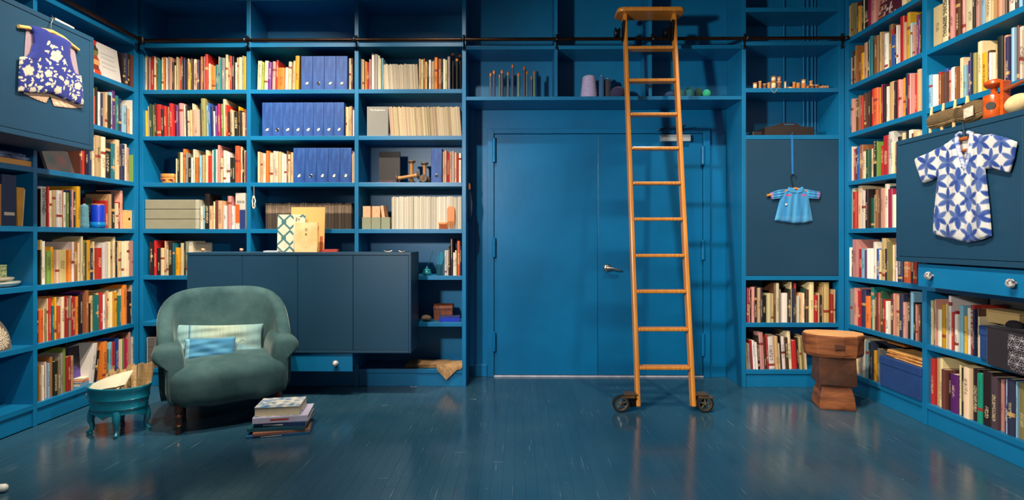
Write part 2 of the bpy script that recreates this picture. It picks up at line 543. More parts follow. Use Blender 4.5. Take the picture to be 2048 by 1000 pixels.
def book_nodes(m, src):
    m.use_nodes = True
    nt = m.node_tree; N = nt.nodes; L = nt.links; b = N['Principled BSDF']
    if src == 'object':
        oi = N.new('ShaderNodeObjectInfo'); col = oi.outputs['Color']; rnd = oi.outputs['Random']
    else:
        a = N.new('ShaderNodeAttribute'); a.attribute_name = 'Col'; col = a.outputs['Color']
        a2 = N.new('ShaderNodeAttribute'); a2.attribute_name = 'Rnd'; rnd = a2.outputs['Fac']
    uv = N.new('ShaderNodeUVMap'); uv.uv_map = 'UVMap'
    sp = N.new('ShaderNodeSeparateXYZ'); L.new(uv.outputs['UV'], sp.inputs[0])

    def math_(op, a, b_=None, c=None):
        n = N.new('ShaderNodeMath'); n.operation = op
        for i, q in enumerate((a, b_, c)):
            if q is None: continue
            if isinstance(q, (int, float)): n.inputs[i].default_value = q
            else: L.new(q, n.inputs[i])
        return n.outputs[0]

    def frac(k):
        return math_('FRACT', math_('MULTIPLY', rnd, k))
    u, v = sp.outputs[0], sp.outputs[1]
    # title lettering: a broken strip along the spine
    cx = N.new('ShaderNodeCombineXYZ')
    L.new(math_('MULTIPLY', u, 3.4), cx.inputs[0]); L.new(math_('MULTIPLY', v, 52.0), cx.inputs[1])
    L.new(math_('MULTIPLY', rnd, 91.0), cx.inputs[2])
    nz = N.new('ShaderNodeTexNoise'); nz.inputs['Scale'].default_value = 1.6; nz.inputs['Detail'].default_value = 1
    L.new(cx.outputs[0], nz.inputs['Vector'])
    let = math_('GREATER_THAN', nz.outputs['Fac'], 0.52)
    inu = math_('LESS_THAN', math_('ABSOLUTE', math_('SUBTRACT', u, 0.5)), math_('ADD', math_('MULTIPLY', frac(17.3), 0.16), 0.14))
    v0 = math_('ADD', math_('MULTIPLY', frac(7.7), 0.35), 0.12)
    inv = math_('MULTIPLY', math_('GREATER_THAN', v, v0), math_('LESS_THAN', v, math_('ADD', v0, math_('ADD', math_('MULTIPLY', frac(3.1), 0.35), 0.2))))
    title = math_('MULTIPLY', math_('MULTIPLY', let, inu), inv)
    title = math_('MULTIPLY', title, math_('GREATER_THAN', frac(23.9), 0.22))
    bw = N.new('ShaderNodeRGBToBW'); L.new(col, bw.inputs[0])
    light = math_('GREATER_THAN', bw.outputs[0], 0.22)
    tcol = N.new('ShaderNodeMix'); tcol.data_type = 'RGBA'
    L.new(light, tcol.inputs[0]); tcol.inputs[6].default_value = lin((225, 205, 160)); tcol.inputs[7].default_value = lin((60, 40, 38))
    # coloured band near head or foot on some spines
    band = math_('MULTIPLY', math_('GREATER_THAN', frac(41.7), 0.72),
                 math_('LESS_THAN', math_('ABSOLUTE', math_('SUBTRACT', v, math_('ADD', math_('MULTIPLY', frac(5.3), 0.75), 0.1))), 0.035))
    bcol = N.new('ShaderNodeMix'); bcol.data_type = 'RGBA'
    L.new(light, bcol.inputs[0]); bcol.inputs[6].default_value = lin((190, 150, 90)); bcol.inputs[7].default_value = lin((150, 60, 50))
    m1 = N.new('ShaderNodeMix'); m1.data_type = 'RGBA'
    L.new(band, m1.inputs[0]); L.new(col, m1.inputs[6]); L.new(bcol.outputs[2], m1.inputs[7])
    m2 = N.new('ShaderNodeMix'); m2.data_type = 'RGBA'
    L.new(math_('MULTIPLY', title, 0.85), m2.inputs[0]); L.new(m1.outputs[2], m2.inputs[6]); L.new(tcol.outputs[2], m2.inputs[7])
    # joints at both edges of the spine, faint stripes across it
    edge = math_('GREATER_THAN', math_('ABSOLUTE', math_('SUBTRACT', u, 0.5)), 0.40)
    onsp = math_('GREATER_THAN', math_('ADD', u, v), 0.001)
    cs_ = N.new('ShaderNodeCombineXYZ'); L.new(math_('MULTIPLY', u, 3.0), cs_.inputs[0]); L.new(math_('MULTIPLY', rnd, 57.0), cs_.inputs[1])
    ns = N.new('ShaderNodeTexNoise'); ns.inputs['Scale'].default_value = 2.0; L.new(cs_.outputs[0], ns.inputs['Vector'])
    stripe = math_('MULTIPLY', math_('GREATER_THAN', ns.outputs['Fac'], 0.56), math_('GREATER_THAN', frac(61.3), 0.55))
    dark = math_('MULTIPLY', math_('MAXIMUM', math_('MULTIPLY', edge, 0.38), math_('MULTIPLY', stripe, 0.30)), onsp)
    m4 = N.new('ShaderNodeMix'); m4.data_type = 'RGBA'; m4.blend_type = 'MULTIPLY'
    L.new(dark, m4.inputs[0]); L.new(m2.outputs[2], m4.inputs[6]); m4.inputs[7].default_value = (0.12, 0.08, 0.07, 1)
    m2 = m4
    # wear
    tc = N.new('ShaderNodeTexCoord')
    n3 = N.new('ShaderNodeTexNoise'); n3.inputs['Scale'].default_value = 3.0; n3.inputs['Detail'].default_value = 4
    L.new(tc.outputs['Object'], n3.inputs['Vector'])
    m3 = N.new('ShaderNodeMix'); m3.data_type = 'RGBA'; m3.blend_type = 'MULTIPLY'
    L.new(math_('MULTIPLY', n3.outputs['Fac'], 0.45), m3.inputs[0]); L.new(m2.outputs[2], m3.inputs[6]); m3.inputs[7].default_value = (0.72, 0.66, 0.6, 1)
    L.new(m3.outputs[2], b.inputs['Base Color'])
    b.inputs['Roughness'].default_value = 0.42


COVER = bpy.data.materials.new('book_cover'); book_nodes(COVER, 'object')
COVER2 = bpy.data.materials.new('book_cover_packed'); book_nodes(COVER2, 'attr')
PAGES = mat('book_pages', (226, 208, 172), 0.8, 0.10, 12, stretch=(60, 1, 1))

# unit book: thickness in x (-.5...5), spine at y=0, depth to y=1, height to z=1
prof = [(-.5, .03), (-.40, .006), (-.2, -.004), (0, -.008), (.2, -.004), (.40, .006), (.5, .03)]
cv, cf, cuv = [], [], []
outer = [(-.5, 1.0)] + prof + [(.5, 1.0)]
inner = [(.42, 1.0), (.42, .035), (.2, .02), (0, .02), (-.2, .02), (-.42, .035), (-.42, 1.0)]
ring = outer + inner
nr = len(ring)
for z in (0.0, 1.0):
    for p in ring:
        cv.append((p[0], p[1], z))
for j in range(nr):
    k = (j + 1) % nr
    cf.append((j, k, k + nr, j + nr))
    if 1 <= j <= 6:
        ua, ub = ring[j][0] + .5, ring[k][0] + .5
        cuv += [(ua, 0.0), (ub, 0.0), (ub, 1.0), (ua, 1.0)]
    else:
        cuv += [(0, 0)] * 4
for base, flip in ((0, True), (nr, False)):
    # caps as quads between outer and inner walk (outer 9 points, inner 7 points)
    o_ = list(range(0, 9)); i_ = list(range(nr - 1, 8, -1))
    pairs = [(0, 1, 0, 1), (1, 3, 1, 2), (3, 4, 2, 3), (4, 5, 3, 4), (5, 7, 4, 5), (7, 8, 5, 6)]
    for a, b_, c, d in pairs:
        poly = [o_[q] + base for q in range(a, b_ + 1)] + [i_[q] + base for q in range(d, c - 1, -1)]
        if flip: poly = poly[::-1]
        cf.append(tuple(poly)); cuv += [(0, 0)] * len(poly)
pgv = [(-.42, .03, .012), (.42, .03, .012), (.42, .975, .012), (-.42, .975, .012), (-.42, .03, .985), (.42, .03, .985), (.42, .975, .985), (-.42, .975, .985)]
pgf = [(0, 3, 2, 1), (4, 5, 6, 7), (0, 1, 5, 4), (1, 2, 6, 5), (2, 3, 7, 6), (3, 0, 4, 7)]


def unit(name, vs, fs, uvs, m):
    me = bpy.data.meshes.new(name); me.from_pydata(vs, [], fs); me.materials.append(m)
    if uvs:
        l = me.uv_layers.new(name='UVMap')
        l.data.foreach_set('uv', [q for p in uvs for q in p])
    me.update()
    return me


cover_me = unit('cover', cv, cf, cuv, COVER)
pages_me = unit('pages', pgv, pgf, None, PAGES)

BOOKS = []
COUNT = {}


def shelf(wall, px0, px1, lvl, base, tokens, where, depth=0.21, setb=0.022, lean=0.0, seed=None, gap=0.0004):
    """books between two pixel columns; token = colour letter + width in photo pixels + T (tall) / S (short)"""
    rg = random.Random(seed if seed is not None else int(px0) * 7 + int(lvl * 31) + ord(wall))
    toks = []
    for t_ in tokens.split():
        code = t_[0]; sz = ''
        if t_[-1] in 'TS': sz = t_[-1]; t_ = t_[:-1]
        toks.append((code, float(t_[1:]), sz))
    tot = sum(q[1] for q in toks)
    z = LV(lvl) if isinstance(lvl, int) else lvl
    p = px0
    for code, w, sz in toks:
        p2 = p + w * (px1 - px0) / tot
        x0, x1 = wx(wall, p, setb), wx(wall, p2, setb)
        h = base + rg.uniform(-.016, .016) + (.035 if sz == 'T' else -.05 if sz == 'S' else 0)
        h = min(h, 0.338)
        c, nm = BC[code]
        j = rg.uniform(.86, 1.08); jj = [rg.uniform(-8, 8) for _ in range(3)]
        col = lin([min(250, max(8, q * j + d)) for q, d in zip(c, jj)])
        n = COUNT.get(where, 0) + 1; COUNT[where] = n
        yy = setb + rg.uniform(-0.012, 0.014)
        dist = wloc(wall, x0, yy, z).y
        area = abs(p2 - p) * h * F / dist
        BOOKS.append(dict(wall=wall, x0=x0 + gap, x1=x1 - gap, z=z, h=h, d=min(depth + rg.uniform(-.03, .03), 0.285), y=yy, col=col, nm=nm,
                          lean=R(lean), where=where, n=n, area=area, sz=sz, w=x1 - x0, rnd=rg.random()))
        p = p2


RN = "right wall's near column"; RF = "right wall's corner column"; LF = "left wall's corner column"
B1 = "back wall's first column"; B2 = "back wall's second column"; B3 = "back wall's third column"; BR = 'column right of the door'
shelf('R', 1853, 2140, 7, .298, 'c7S r9 b7 c8 z9S k7S u15S c4 K8 c14 k11 G11 k18 M13 p7 B7 w3 n16 s4 v11 n10 k14 c12 r14 b14 w14 n14', 'bottom shelf of ' + RN)
shelf('R', 1855, 1961, 6, .285, 'r5 c4 z5S p3 w14S y9 c3 w7T r5S r5S w8S s9 y6S w7 r8 n5 z4 c5S', 'second-lowest shelf of ' + RN)
shelf('R', 1697, 1757, 7, .29, 'c4 f6 c5 c5 e4 c6 w5 s6 k5 n4 y5S e6S', 'bottom shelf of ' + RF)
shelf('R', 1697, 1845, 6, .29, 'k4 e5 p7 w4S r4 n8 o12S t6T c3S z4 m6 f4 d4 r6S w7S z8 p4 b7 n8 p6S k6 s7T k5S p4S z6S k5S', 'second-lowest shelf of ' + RF)
shelf('R', 1697, 1842, 5, .275, 'w6S k3S p8T m8S s8S u3S w7S w8 B7S c5S b8T k4S v5 c4 r3 w8 n9S O12S k5S r7S z10S', 'third-lowest shelf of ' + RF)
shelf('R', 1697, 1842, 4, .295, 'c9T r7 c8T w9 z4S k5 D8S b6S f6 z4 p5 w9T n3 m9 w9S c8 b6 r6 k7 c8 n7 b6', 'fourth-lowest shelf of ' + RF)
shelf('R', 1697, 1843, 3, .27, 'p4S w3 r5 z4 B5 f6 c6S d5S c5S k8 g4 r6S r10T w9T c5S o6S k6 c5 k4 w7 z6 b6 c8', 'fifth-lowest shelf of ' + RF)
shelf('R', 1694, 1843, 2, .275, 'v4S e3S n4S p5 z5 k4 f5 r4 p5S z4 v5 k3 r4 O10 y4 p6 m4 k4 w5 b10 t4S k4 r5 p6 o5 n7T r8 p4 r5 c6 b8', 'sixth-lowest shelf of ' + RF)
shelf('R', 1697, 1843, 1, .275, 'p6S z3 b5S f4T f5S y7S b7 k4 w5T t6T k3 f9 b4T p4 e4 w7 f7T r4 B6S k4 w3 k5S r8T b5 y7T s5S p5S u5 c4S k4', 'seventh-lowest shelf of ' + RF)
shelf('R', 1697, 1750, 0, .275, 'b8 v5 e6 z3 y6S k4 c3 k10 m8 p9', 'highest visible shelf of ' + RF)
shelf('R', 1806, 1843, 0, .27, 'c8 b9 k6 p8 w7', 'highest visible shelf of ' + RF)
shelf('R', 1862, 2130, 1, .30, 'b19S c13 k2 p8 r6 z8 p6 C18S k5 p8 s9 c13 b5 f9 p8 w4 z5 w14 k6 s9 n5 c12 r12 b12 k12 w12 n12', 'highest visible shelf of ' + RN)
shelf('R', 1858, 2130, 2, .262, 's7S w6S r6S f3S B8S z5S p6S w8S f6S c7 s7S u10S n2 v7 c9T y10S z6S w5S b7 k10T p8 n7 s7T z5T w9T b7 o8S c12 r14 n14 b12 w14', 'second-highest visible shelf of ' + RN)

shelf('L', 77, 151, 7, .28, 'f5S w5S r7S w3S s5S f6 k8S v5S e5 g7T r9S b8S', 'bottom shelf of ' + LF)
shelf('L', 178, 194, 7, .275, 'w9T k5S', 'bottom shelf of ' + LF, lean=8)
shelf('L', 203, 268, 7, .275, 'o10 t4S s8 r8 B8 c4 k2 g8 m4 p5T w8', 'bottom shelf of ' + LF)
shelf('L', 77, 268, 6, .275, 'k3S O9S c3S v5S c3 r6 t5S y5 O8S c8 r6 e5 r6 w2 r6 o6 k6 u5T f7T k7S b8 t6 b5 r6 w6 p5 c5 c6 y5 c5 t4S c4 o9T p5T k3 b8T', 'second-lowest shelf of ' + LF)
shelf('L', 77, 267, 5, .285, 'k3S b5 w9 g10S y7S c8S b18S o6S w5 f8 c5 c5T v4 d3 y8 n7S b5 r10S w13 c5 b6 c6T k3 b6 w9 c5 r6 p4', 'third-lowest shelf of ' + LF)
shelf('L', 77, 160, 4, .26, 'k2 w13 r4 c7 b8 w12 f3 k2 w6 g6 n3 p4 k5 y8T', 'fourth-lowest shelf of ' + LF)
shelf('L', 212, 251, 4, .265, 'r6S b6 k7T c5S r6S p6T k5', 'fourth-lowest shelf of ' + LF, setb=0.04)
shelf('L', 252, 267, 4, .26, 'm6 c5 t4', 'fourth-lowest shelf of ' + LF, setb=0.11, depth=.15)
shelf('L', 160, 268, 3, .285, 'z5 r9 k6 n6 c4 b12T c10T k16 t7 b8T k3 n9 c6 p6 g6S', 'fifth-lowest shelf of ' + LF)
shelf('L', 180, 268, 2, .275, 'c8 r6S k5 w6 n6 b5 k6 s6 u6T t6 n5 s8S z6S b6S w5', 'sixth-lowest shelf of ' + LF)
shelf('L', 247, 268, 1, .26, 'k5 n6 k5 z5 k4', 'seventh-lowest shelf of ' + LF)

shelf('B', 288, 493, 1, .27, 'c7T z3 p2 r8T c4 y7S t4 c5 o5 z3 w2 e4 p7 k4S b4S b5 r5 k3 n4 k6 c3 y5S z4 c6 p4S n4 o5 z3 p4 r7T c4S o10S t6S c3 t4 e8 c6T b4S r5 k5 w5S b4 c8 e4 y5', 'top book shelf of ' + B1)
shelf('B', 289, 493, 2, .265, 'y6S c5 d5 v6 k3 r10 k5S r6 c6 r8 k4 u5 z2 p9 c4 k4 c4S b4S c3 p13S d4 v10T s5 B4 n6 w4S u5 m5 g5 c6T r4 k3S b5S c4S k8S y3 k5S b6S r3S', 'second book shelf of ' + B1, lean=-1.2)
shelf('B', 350, 493, 3, .268, 'c3S k5 c7 o6 e4 k8S w4S c5 o6S p3S s5S b6S c4 r10S w4 t5 w4 p5T c6S w5 w7 k5S k7S O10T c4T k3 c4 r3', 'third book shelf of ' + B1)
shelf('B', 399, 468, 4, .245, 'w7S s3S k9T b7S c5 z6 b9 w8S p8T w6S', 'fourth book shelf of ' + B1)
shelf('B', 297, 374, 5, .275, 'r3 k6 r7 k9S c9S b3 c8S k9 t5 y9S c8 k4 e5', 'shelf beside the slate cabinet')
shelf('B', 514, 598, 1, .245, 'c8 l4 c7 u7 p6 r4 o14S w6S c6 b5 y8T', 'top book shelf of ' + B2, lean=1.5)
shelf('B', 697, 706, 1, .255, 'c4 z4', 'top book shelf of ' + B2)
shelf('B', 690, 708, 2, .235, 'b4 c4 b5 p4 w4', 'second book shelf of ' + B2)
shelf('B', 516, 586, 3, .25, 'c4 b5 c6 o5 c6 w4 c8 b4 c5 w4 f3 c4 b5', 'third book shelf of ' + B2)
shelf('B', 703, 709, 3, .25, 'b2.5 p2 w2', 'third book shelf of ' + B2)
shelf('B', 722, 742, 1, .24, 'e3 b4 o5 r4 p4', 'top book shelf of ' + B3)
shelf('B', 742, 766, 1, .26, 'w6T e8T w4T c4 s3', 'top book shelf of ' + B3)
shelf('B', 838, 900, 1, .245, 'b4 c5 f4 b5 k3 w5 c4 c3 o7T f8 k3 w5 c4 e6T', 'top book shelf of ' + B3)
shelf('B', 885, 923, 3, .25, 'b3 p5 r4 p6 w3 p5 r4 w5', 'third book shelf of ' + B3)
shelf('B', 889, 923, 5, .255, 'w4S w4S z3 k6T w4S c4S O6T n3', 'shelf right of the slate cabinet')
shelf('B', 1493, 1670, 6, .282, 'm5 w2 z5 p6 k6 b7 n4 k10S c9S b6S z5T c7T e2 w18S k5 c5T n4 r5T w5S b6S c5S d4 z7 c11T r9S b4S k5S b4 b13T r6S b4', 'upper book shelf of ' + BR)
shelf('B', 1493, 1614, 6 + 1, .27, 'b4S e6S r4S w6S w4S k4 p10T z6 r4 w13 b8 c4S k3 w8 z6 c8T r11S k4 b5 v5S c4', 'bottom shelf of ' + BR, lean=-3.2)


def ordn(n):
    return '%d%s' % (n, 'th' if 10 <= n % 100 <= 20 else {1: 'st', 2: 'nd', 3: 'rd'}.get(n % 10, 'th'))


def book_mx(b):
    x = (b['x0'] + b['x1']) / 2; t = (b['x1'] - b['x0']) * math.cos(b['lean'])
    # a leaning book turns about its lower edge; keep that edge on the shelf
    lift = abs(math.sin(b['lean'])) * t / 2
    M = Matrix.Translation(wloc(b['wall'], x, b['y'], b['z'] + lift + 0.0003)) @ Matrix.Rotation(WROT[b['wall']], 4, 'Z') @ Matrix.Rotation(b['lean'], 4, 'Y')
    return M, (t, b['d'], b['h'])


BOOKS.sort(key=lambda q: -q['area'])
for b in BOOKS[:300]:
    M, sc = book_mx(b)
    o = bpy.data.objects.new('book', cover_me); C.objects.link(o)
    o.matrix_world = M; o.scale = sc
    o.color = b['col']
    size = 'thick' if b['w'] > 0.036 else 'slim' if b['w'] < 0.017 else {'T': 'tall', 'S': 'short'}.get(b['sz'], 'upright')
    tag(o, '%s %s book, %s from left, %s' % (size, b['nm'], ordn(b['n']), b['where']), 'book', 'books on ' + b['where'])
    g = bpy.data.objects.new('pages', pages_me); C.objects.link(g); g.parent = o
# the remaining, smaller books
vs, fs, mi, uvs, cols, rn = [], [], [], [], [], []
for b in BOOKS[300:]:
    M, sc = book_mx(b)
    o_ = len(vs)
    for p in cv: vs.append(tuple(M @ Vector((p[0] * sc[0], p[1] * sc[1], p[2] * sc[2]))))
    k = 0
    for f in cf:
        fs.append(tuple(q + o_ for q in f)); mi.append(0); cols.append(b['col']); rn.append(b['rnd'])
    uvs += cuv
    o_ = len(vs)
    for p in pgv: vs.append(tuple(M @ Vector((p[0] * sc[0], p[1] * sc[1], p[2] * sc[2]))))
    for f in pgf:
        fs.append(tuple(q + o_ for q in f)); mi.append(1); cols.append((1, 1, 1, 1)); rn.append(0.0); uvs += [(0, 0)] * 4
me = unit('books', vs, fs, uvs, COVER2); me.materials.append(PAGES)
me.polygons.foreach_set('material_index', mi)
a = me.attributes.new('Col', 'FLOAT_COLOR', 'FACE'); a.data.foreach_set('color', [q for c in cols for q in c])
a = me.attributes.new('Rnd', 'FLOAT', 'FACE'); a.data.foreach_set('value', rn)
o = bpy.data.objects.new('shelved_books', me); C.objects.link(o)
tag(o, 'smaller books packed between the others on the shelves', 'books', kind='stuff')


# ------------------------------------------------------------------ magazines, packed too evenly to tell apart
def mag_mat(name, banded):
    m = bpy.data.materials.new(name); m.use_nodes = True
    N = m.node_tree.nodes; L = m.node_tree.links; b = N['Principled BSDF']
    oi = N.new('ShaderNodeObjectInfo')
    tc = N.new('ShaderNodeTexCoord'); sp = N.new('ShaderNodeSeparateXYZ'); L.new(tc.outputs['Generated'], sp.inputs[0])
    nz = N.new('ShaderNodeTexNoise'); nz.inputs['Scale'].default_value = 14
    mp = N.new('ShaderNodeMapping'); mp.inputs['Scale'].default_value = (1, 1, 3); L.new(tc.outputs['Object'], mp.inputs['Vector'])
    ad = N.new('ShaderNodeVectorMath'); ad.operation = 'ADD'; L.new(mp.outputs[0], ad.inputs[0]); L.new(oi.outputs['Location'], ad.inputs[1])
    L.new(ad.outputs[0], nz.inputs['Vector'])
    rp = N.new('ShaderNodeValToRGB'); e = rp.color_ramp.elements
    if banded:
        e[0].position = 0.0; e[0].color = (1, 1, 1, 1)
        e[1].position = 0.60; e[1].color = (1, 1, 1, 1)
        q = rp.color_ramp.elements.new(0.64); q.color = (3.6, 3.6, 3.6, 1)
        q = rp.color_ramp.elements.new(0.90); q.color = (3.2, 3.2, 3.2, 1)
        q = rp.color_ramp.elements.new(0.93); q.color = (1, 1, 1, 1)
        L.new(sp.outputs[2], rp.inputs['Fac'])
    else:
        e[0].position = 0.35; e[0].color = (0.86, 0.80, 0.72, 1); e[1].position = 0.6; e[1].color = (1, 1, 1, 1)
        L.new(nz.outputs['Fac'], rp.inputs['Fac'])
    mx = N.new('ShaderNodeMix'); mx.data_type = 'RGBA'; mx.blend_type = 'MULTIPLY'; mx.inputs[0].default_value = 1
    L.new(oi.outputs['Color'], mx.inputs[6]); L.new(rp.outputs['Color'], mx.inputs[7]); L.new(mx.outputs[2], b.inputs['Base Color'])
    b.inputs['Roughness'].default_value = 0.5
    return m


def magazines(wall, px0, px1, lvl, h, n, cols, label, group, lean=0.0, depth=0.21, setb=0.03, banded=False, name='magazine'):
    me = unit('magazine', [(-.5, 0.02, 0), (0, 0, 0), (.5, 0.02, 0), (.5, 1, 0), (-.5, 1, 0), (-.5, 0.02, 1), (0, 0, 1), (.5, 0.02, 1), (.5, 1, 1), (-.5, 1, 1)],
              [(4, 3, 2, 1, 0), (5, 6, 7, 8, 9), (0, 1, 6, 5), (1, 2, 7, 6), (2, 3, 8, 7), (3, 4, 9, 8), (4, 0, 5, 9)], None, mag_mat(name + '_paper', banded))
    rg = random.Random(int(px0) + lvl)
    xa, xb = wx(wall, px0, setb), wx(wall, px1, setb)
    ws = [rg.uniform(.6, 1.4) for _ in range(n)]; s = sum(ws); x = xa
    for w in ws:
        w = w / s * (xb - xa)
        o = bpy.data.objects.new(name, me); C.objects.link(o)
        t = max(w - 0.0009, 0.001) * math.cos(R(lean))
        lift = abs(math.sin(R(lean))) * t / 2
        o.matrix_world = Matrix.Translation(wloc(wall, x + w / 2, setb + rg.uniform(-.006, .006), LV(lvl) + lift + .0003)) @ Matrix.Rotation(R(lean), 4, 'Y')
        o.scale = (t, depth, h + rg.uniform(-.004, .004))
        c = rg.choice(cols); j = rg.uniform(.9, 1.06)
        o.color = lin([min(250, q * j) for q in c])
        tag(o, label, 'magazine', group)
        x += w


magazines('B', 767, 837, 1, .215, 26, [(214, 204, 184), (206, 194, 174), (218, 210, 194)], 'thin white magazine in the low leaning row on the top shelf', 'white magazines on the top shelf', -3.0)
magazines('B', 781, 923, 2, .245, 44, [(212, 196, 162), (204, 188, 152), (216, 202, 172), (206, 180, 156)], 'thin cream magazine leaning in the row beside the grey book', 'cream magazines beside the grey book', -4.0)
magazines('B', 783, 923, 4, .268, 40, [(220, 212, 194), (212, 204, 186), (224, 218, 204)], 'thin white magazine in the upright row behind the wooden comb', 'white magazines behind the wooden comb', 0)
magazines('B', 531, 703, 4, .22, 58, [(74, 62, 52), (68, 58, 50), (80, 68, 56)], 'thin dark magazine with pale band in the row behind folder', 'dark magazines behind the tan folder', 0, depth=.17, setb=.10, banded=True)

# ================================================================== cabinets and drawers
def knob(parent, x, z, y, r=0.019):
    m = MB(); m.M = Matrix.Translation((x, y, z)) @ Matrix.Rotation(PI / 2, 4, 'X')
    m.lathe([(0.008, 0), (0.007, 0.014), (r * .7, 0.017), (r, 0.026), (r * .95, 0.036), (r * .55, 0.045), (0.0, 0.048)], 20)
    return m.build('knob', KNOBM, parent, smooth=True)


KNOBM = mat('speckled_ceramic_knob', (235, 230, 222), 0.2, 0.1, 55, col2=(30, 30, 60), coat=0.5)

# slate cabinet in front of the back shelves
CP = 0.33                                    # how far the wall cabinets stand proud
cx0, cx1 = wx('B', 373, -CP), wx('B', 822, -CP)
cz0, cz1 = wz('B', 600, 706, -CP), wz('B', 600, 505, -CP)
cab = thing('wall_cabinet', 'slate blue four-door wall cabinet behind the armchair', 'cabinet', ((cx0 + cx1) / 2, YF - CP, cz0))
w = cx1 - cx0; hh = cz1 - cz0
board(cab, 'body', -w / 2, w / 2, 0.018, CP - 0.001, 0, hh - 0.022, CABP, 0.002)
board(cab, 'top_board', -w / 2, w / 2, 0, CP - 0.001, hh - 0.0215, hh, CABP, 0.002)
board(cab, 'side_lip', w / 2 - 0.018, w / 2, 0.0, 0.0175, 0, hh - 0.022, CABP, 0.002)
board(cab, 'bottom_lip', -w / 2, w / 2 - 0.0185, 0.0, 0.0175, 0, 0.018, CABP, 0.002)
dw = (w - 0.018) / 4
for k in range(4):
    board(cab, 'door', -w / 2 + k * dw + 0.0015, -w / 2 + (k + 1) * dw - 0.0015, 0.003, 0.0175, 0.0195, hh - 0.024, CABP, 0.0025)
CABTOP = cz1
CABY = YF - CP


def flap_cabinet(label, wall, px, py0, py1, far, near, cp):
    x = wx(wall, px, -cp)
    z1, z0 = wz(wall, px, py0, -cp), wz(wall, px, py1, -cp)
    xs = sorted((far if far is not None else x, near)); a, b_ = xs
    c = thing('wall_cabinet', label, 'cabinet', wloc(wall, a, -cp, z0), WROT[wall])
    L_ = b_ - a; h_ = z1 - z0
    board(c, 'body', 0, L_, 0.018, cp - 0.001, 0.0, h_, CABP, 0.002)
    fr = 0.03
    board(c, 'frame_rail', 0, L_, 0, 0.0175, h_ - fr, h_, CABP, 0.0025)
    board(c, 'frame_rail', 0, L_, 0, 0.0175, 0, fr, CABP, 0.0025)
    board(c, 'frame_stile', 0, fr, 0, 0.0175, fr + .001, h_ - fr - .001, CABP, 0.0025)
    board(c, 'frame_stile', L_ - fr, L_, 0, 0.0175, fr + .001, h_ - fr - .001, CABP, 0.0025)
    board(c, 'flap_door', fr + 0.0025, L_ - fr - 0.0025, 0.002, 0.0175, fr + 0.0025, h_ - fr - 0.0025, CABP, 0.0025)
    return a, b_, z0, z1


LCP = 0.36; RCP = 0.21
lca = flap_cabinet('slate blue wall cabinet with a printed vest hung on its front', 'L', 188, 76, 302, None, wx('L', 188, -LCP) - 0.93, LCP)
rca = flap_cabinet('slate blue wall cabinet with a shibori kimono hung on its front', 'R', 1792, 283, 522, None, wx('R', 1792, -RCP) + 0.93, RCP)

# flush panel in the right-hand column
pw0, pw1 = wx('B', 1492) + 0.002, wx('B', 1678) - 0.002
pz0, pz1 = LV(5) + 0.002, LV(2) - 0.037
pn = thing('cupboard_front', 'slate blue cupboard door in the column right of the double door', 'cupboard', ((pw0 + pw1) / 2, YF, pz0))
board(pn, 'panel', -(pw1 - pw0) / 2, (pw1 - pw0) / 2, 0.002, 0.022, 0.0, pz1 - pz0, CABP, 0.003)
kn = MB(); kn.M = Matrix.Translation((-(pw1 - pw0) / 2 + 0.03, 0.004, 0.03)) @ Matrix.Rotation(PI / 2, 4, 'X')
kn.lathe([(0.006, 0), (0.006, 0.003), (0, 0.004)], 12)
kn.build('screw_cap', CABP, pn, smooth=True)

# drawers
d = thing('drawer', 'bright blue drawer under the slate cabinet behind the armchair', 'drawer', wloc('B', wx('B', 605, -.318), -.318, wz('B', 640, 743, -.318)))
x0, x1 = -.36, wx('B', 705, -.318) - wx('B', 605, -.318)
board(d, 'front', x0, x1, 0, 0.02, 0, 0.138, PAINT, 0.002)
board(d, 'box', x0 + 0.03, x1 - 0.03, 0.021, 0.317, 0.008, 0.11, PAINT, 0)
knob(d, wx('B', 673, -.318) - wx('B', 605, -.318), 0.068, 0.001, 0.024)
d = thing('drawer', 'bright blue drawer below the shibori kimono', 'drawer', wloc('R', wx('R', 1836, -.185), -.185, wz('R', 1836, 572, -.185)), WROT['R'])
board(d, 'front', 0, 0.97, 0, 0.03, 0, 0.138, PAINT, 0.002)
board(d, 'box', 0.06, 0.90, 0.031, 0.30, 0.004, 0.11, PAINT, 0)
for px in (1857, 2022):
    knob(d, wx('R', px, -.21) - wx('R', 1836, -.185), 0.072, 0.001, 0.024)

# ================================================================== ladder
WOODO = mat('honey_orange_wood', (214, 142, 56), 0.36, 0.10, 5, stretch=(14, 14, 0.8), bump=0.06, bscale=30, col2=(190, 116, 40), coat=0.25)
LX0, LX1 = 0.853, 1.243
fy0, fz0, fy1, fz1 = 3.915, 0.03, 4.405, 3.005


def lady(z):
    return fy0 + (z - fz0) * (fy1 - fy0) / (fz1 - fz0)


lad = thing('library_ladder', 'honey orange wooden rolling ladder leaning on the rail', 'ladder', ((LX0 + LX1) / 2, fy0, 0))
LXC = (LX0 + LX1) / 2
ang = math.atan2(fy1 - fy0, fz1 - fz0)
Ln = math.hypot(fy1 - fy0, fz1 - fz0)
for xx in (LX0, LX1):
    b = MB().box(-0.015, 0.015, -0.034, 0.034, 0, Ln)
    b.build('side_rail', WOODO, lad, (xx - LXC, 0, fz0), (-ang, 0, 0), bevel=0.008)
for py in (92, 157, 225, 293, 363, 435, 508, 580, 656, 733):
    z = 1.2
    for _ in range(8):
        z = PY(1313, py, lady(z) - 0.03).z
    b = MB().box(-(LX1 - LX0) / 2 + 0.0155, (LX1 - LX0) / 2 - 0.0155, -0.04, 0.04, -0.024, 0.0)
    b.build('tread', WOODO, lad, (0, lady(z) - fy0, z), bevel=0.007)
b = MB()
pts = []
hw, hd, rr = 0.265, 0.10, 0.05
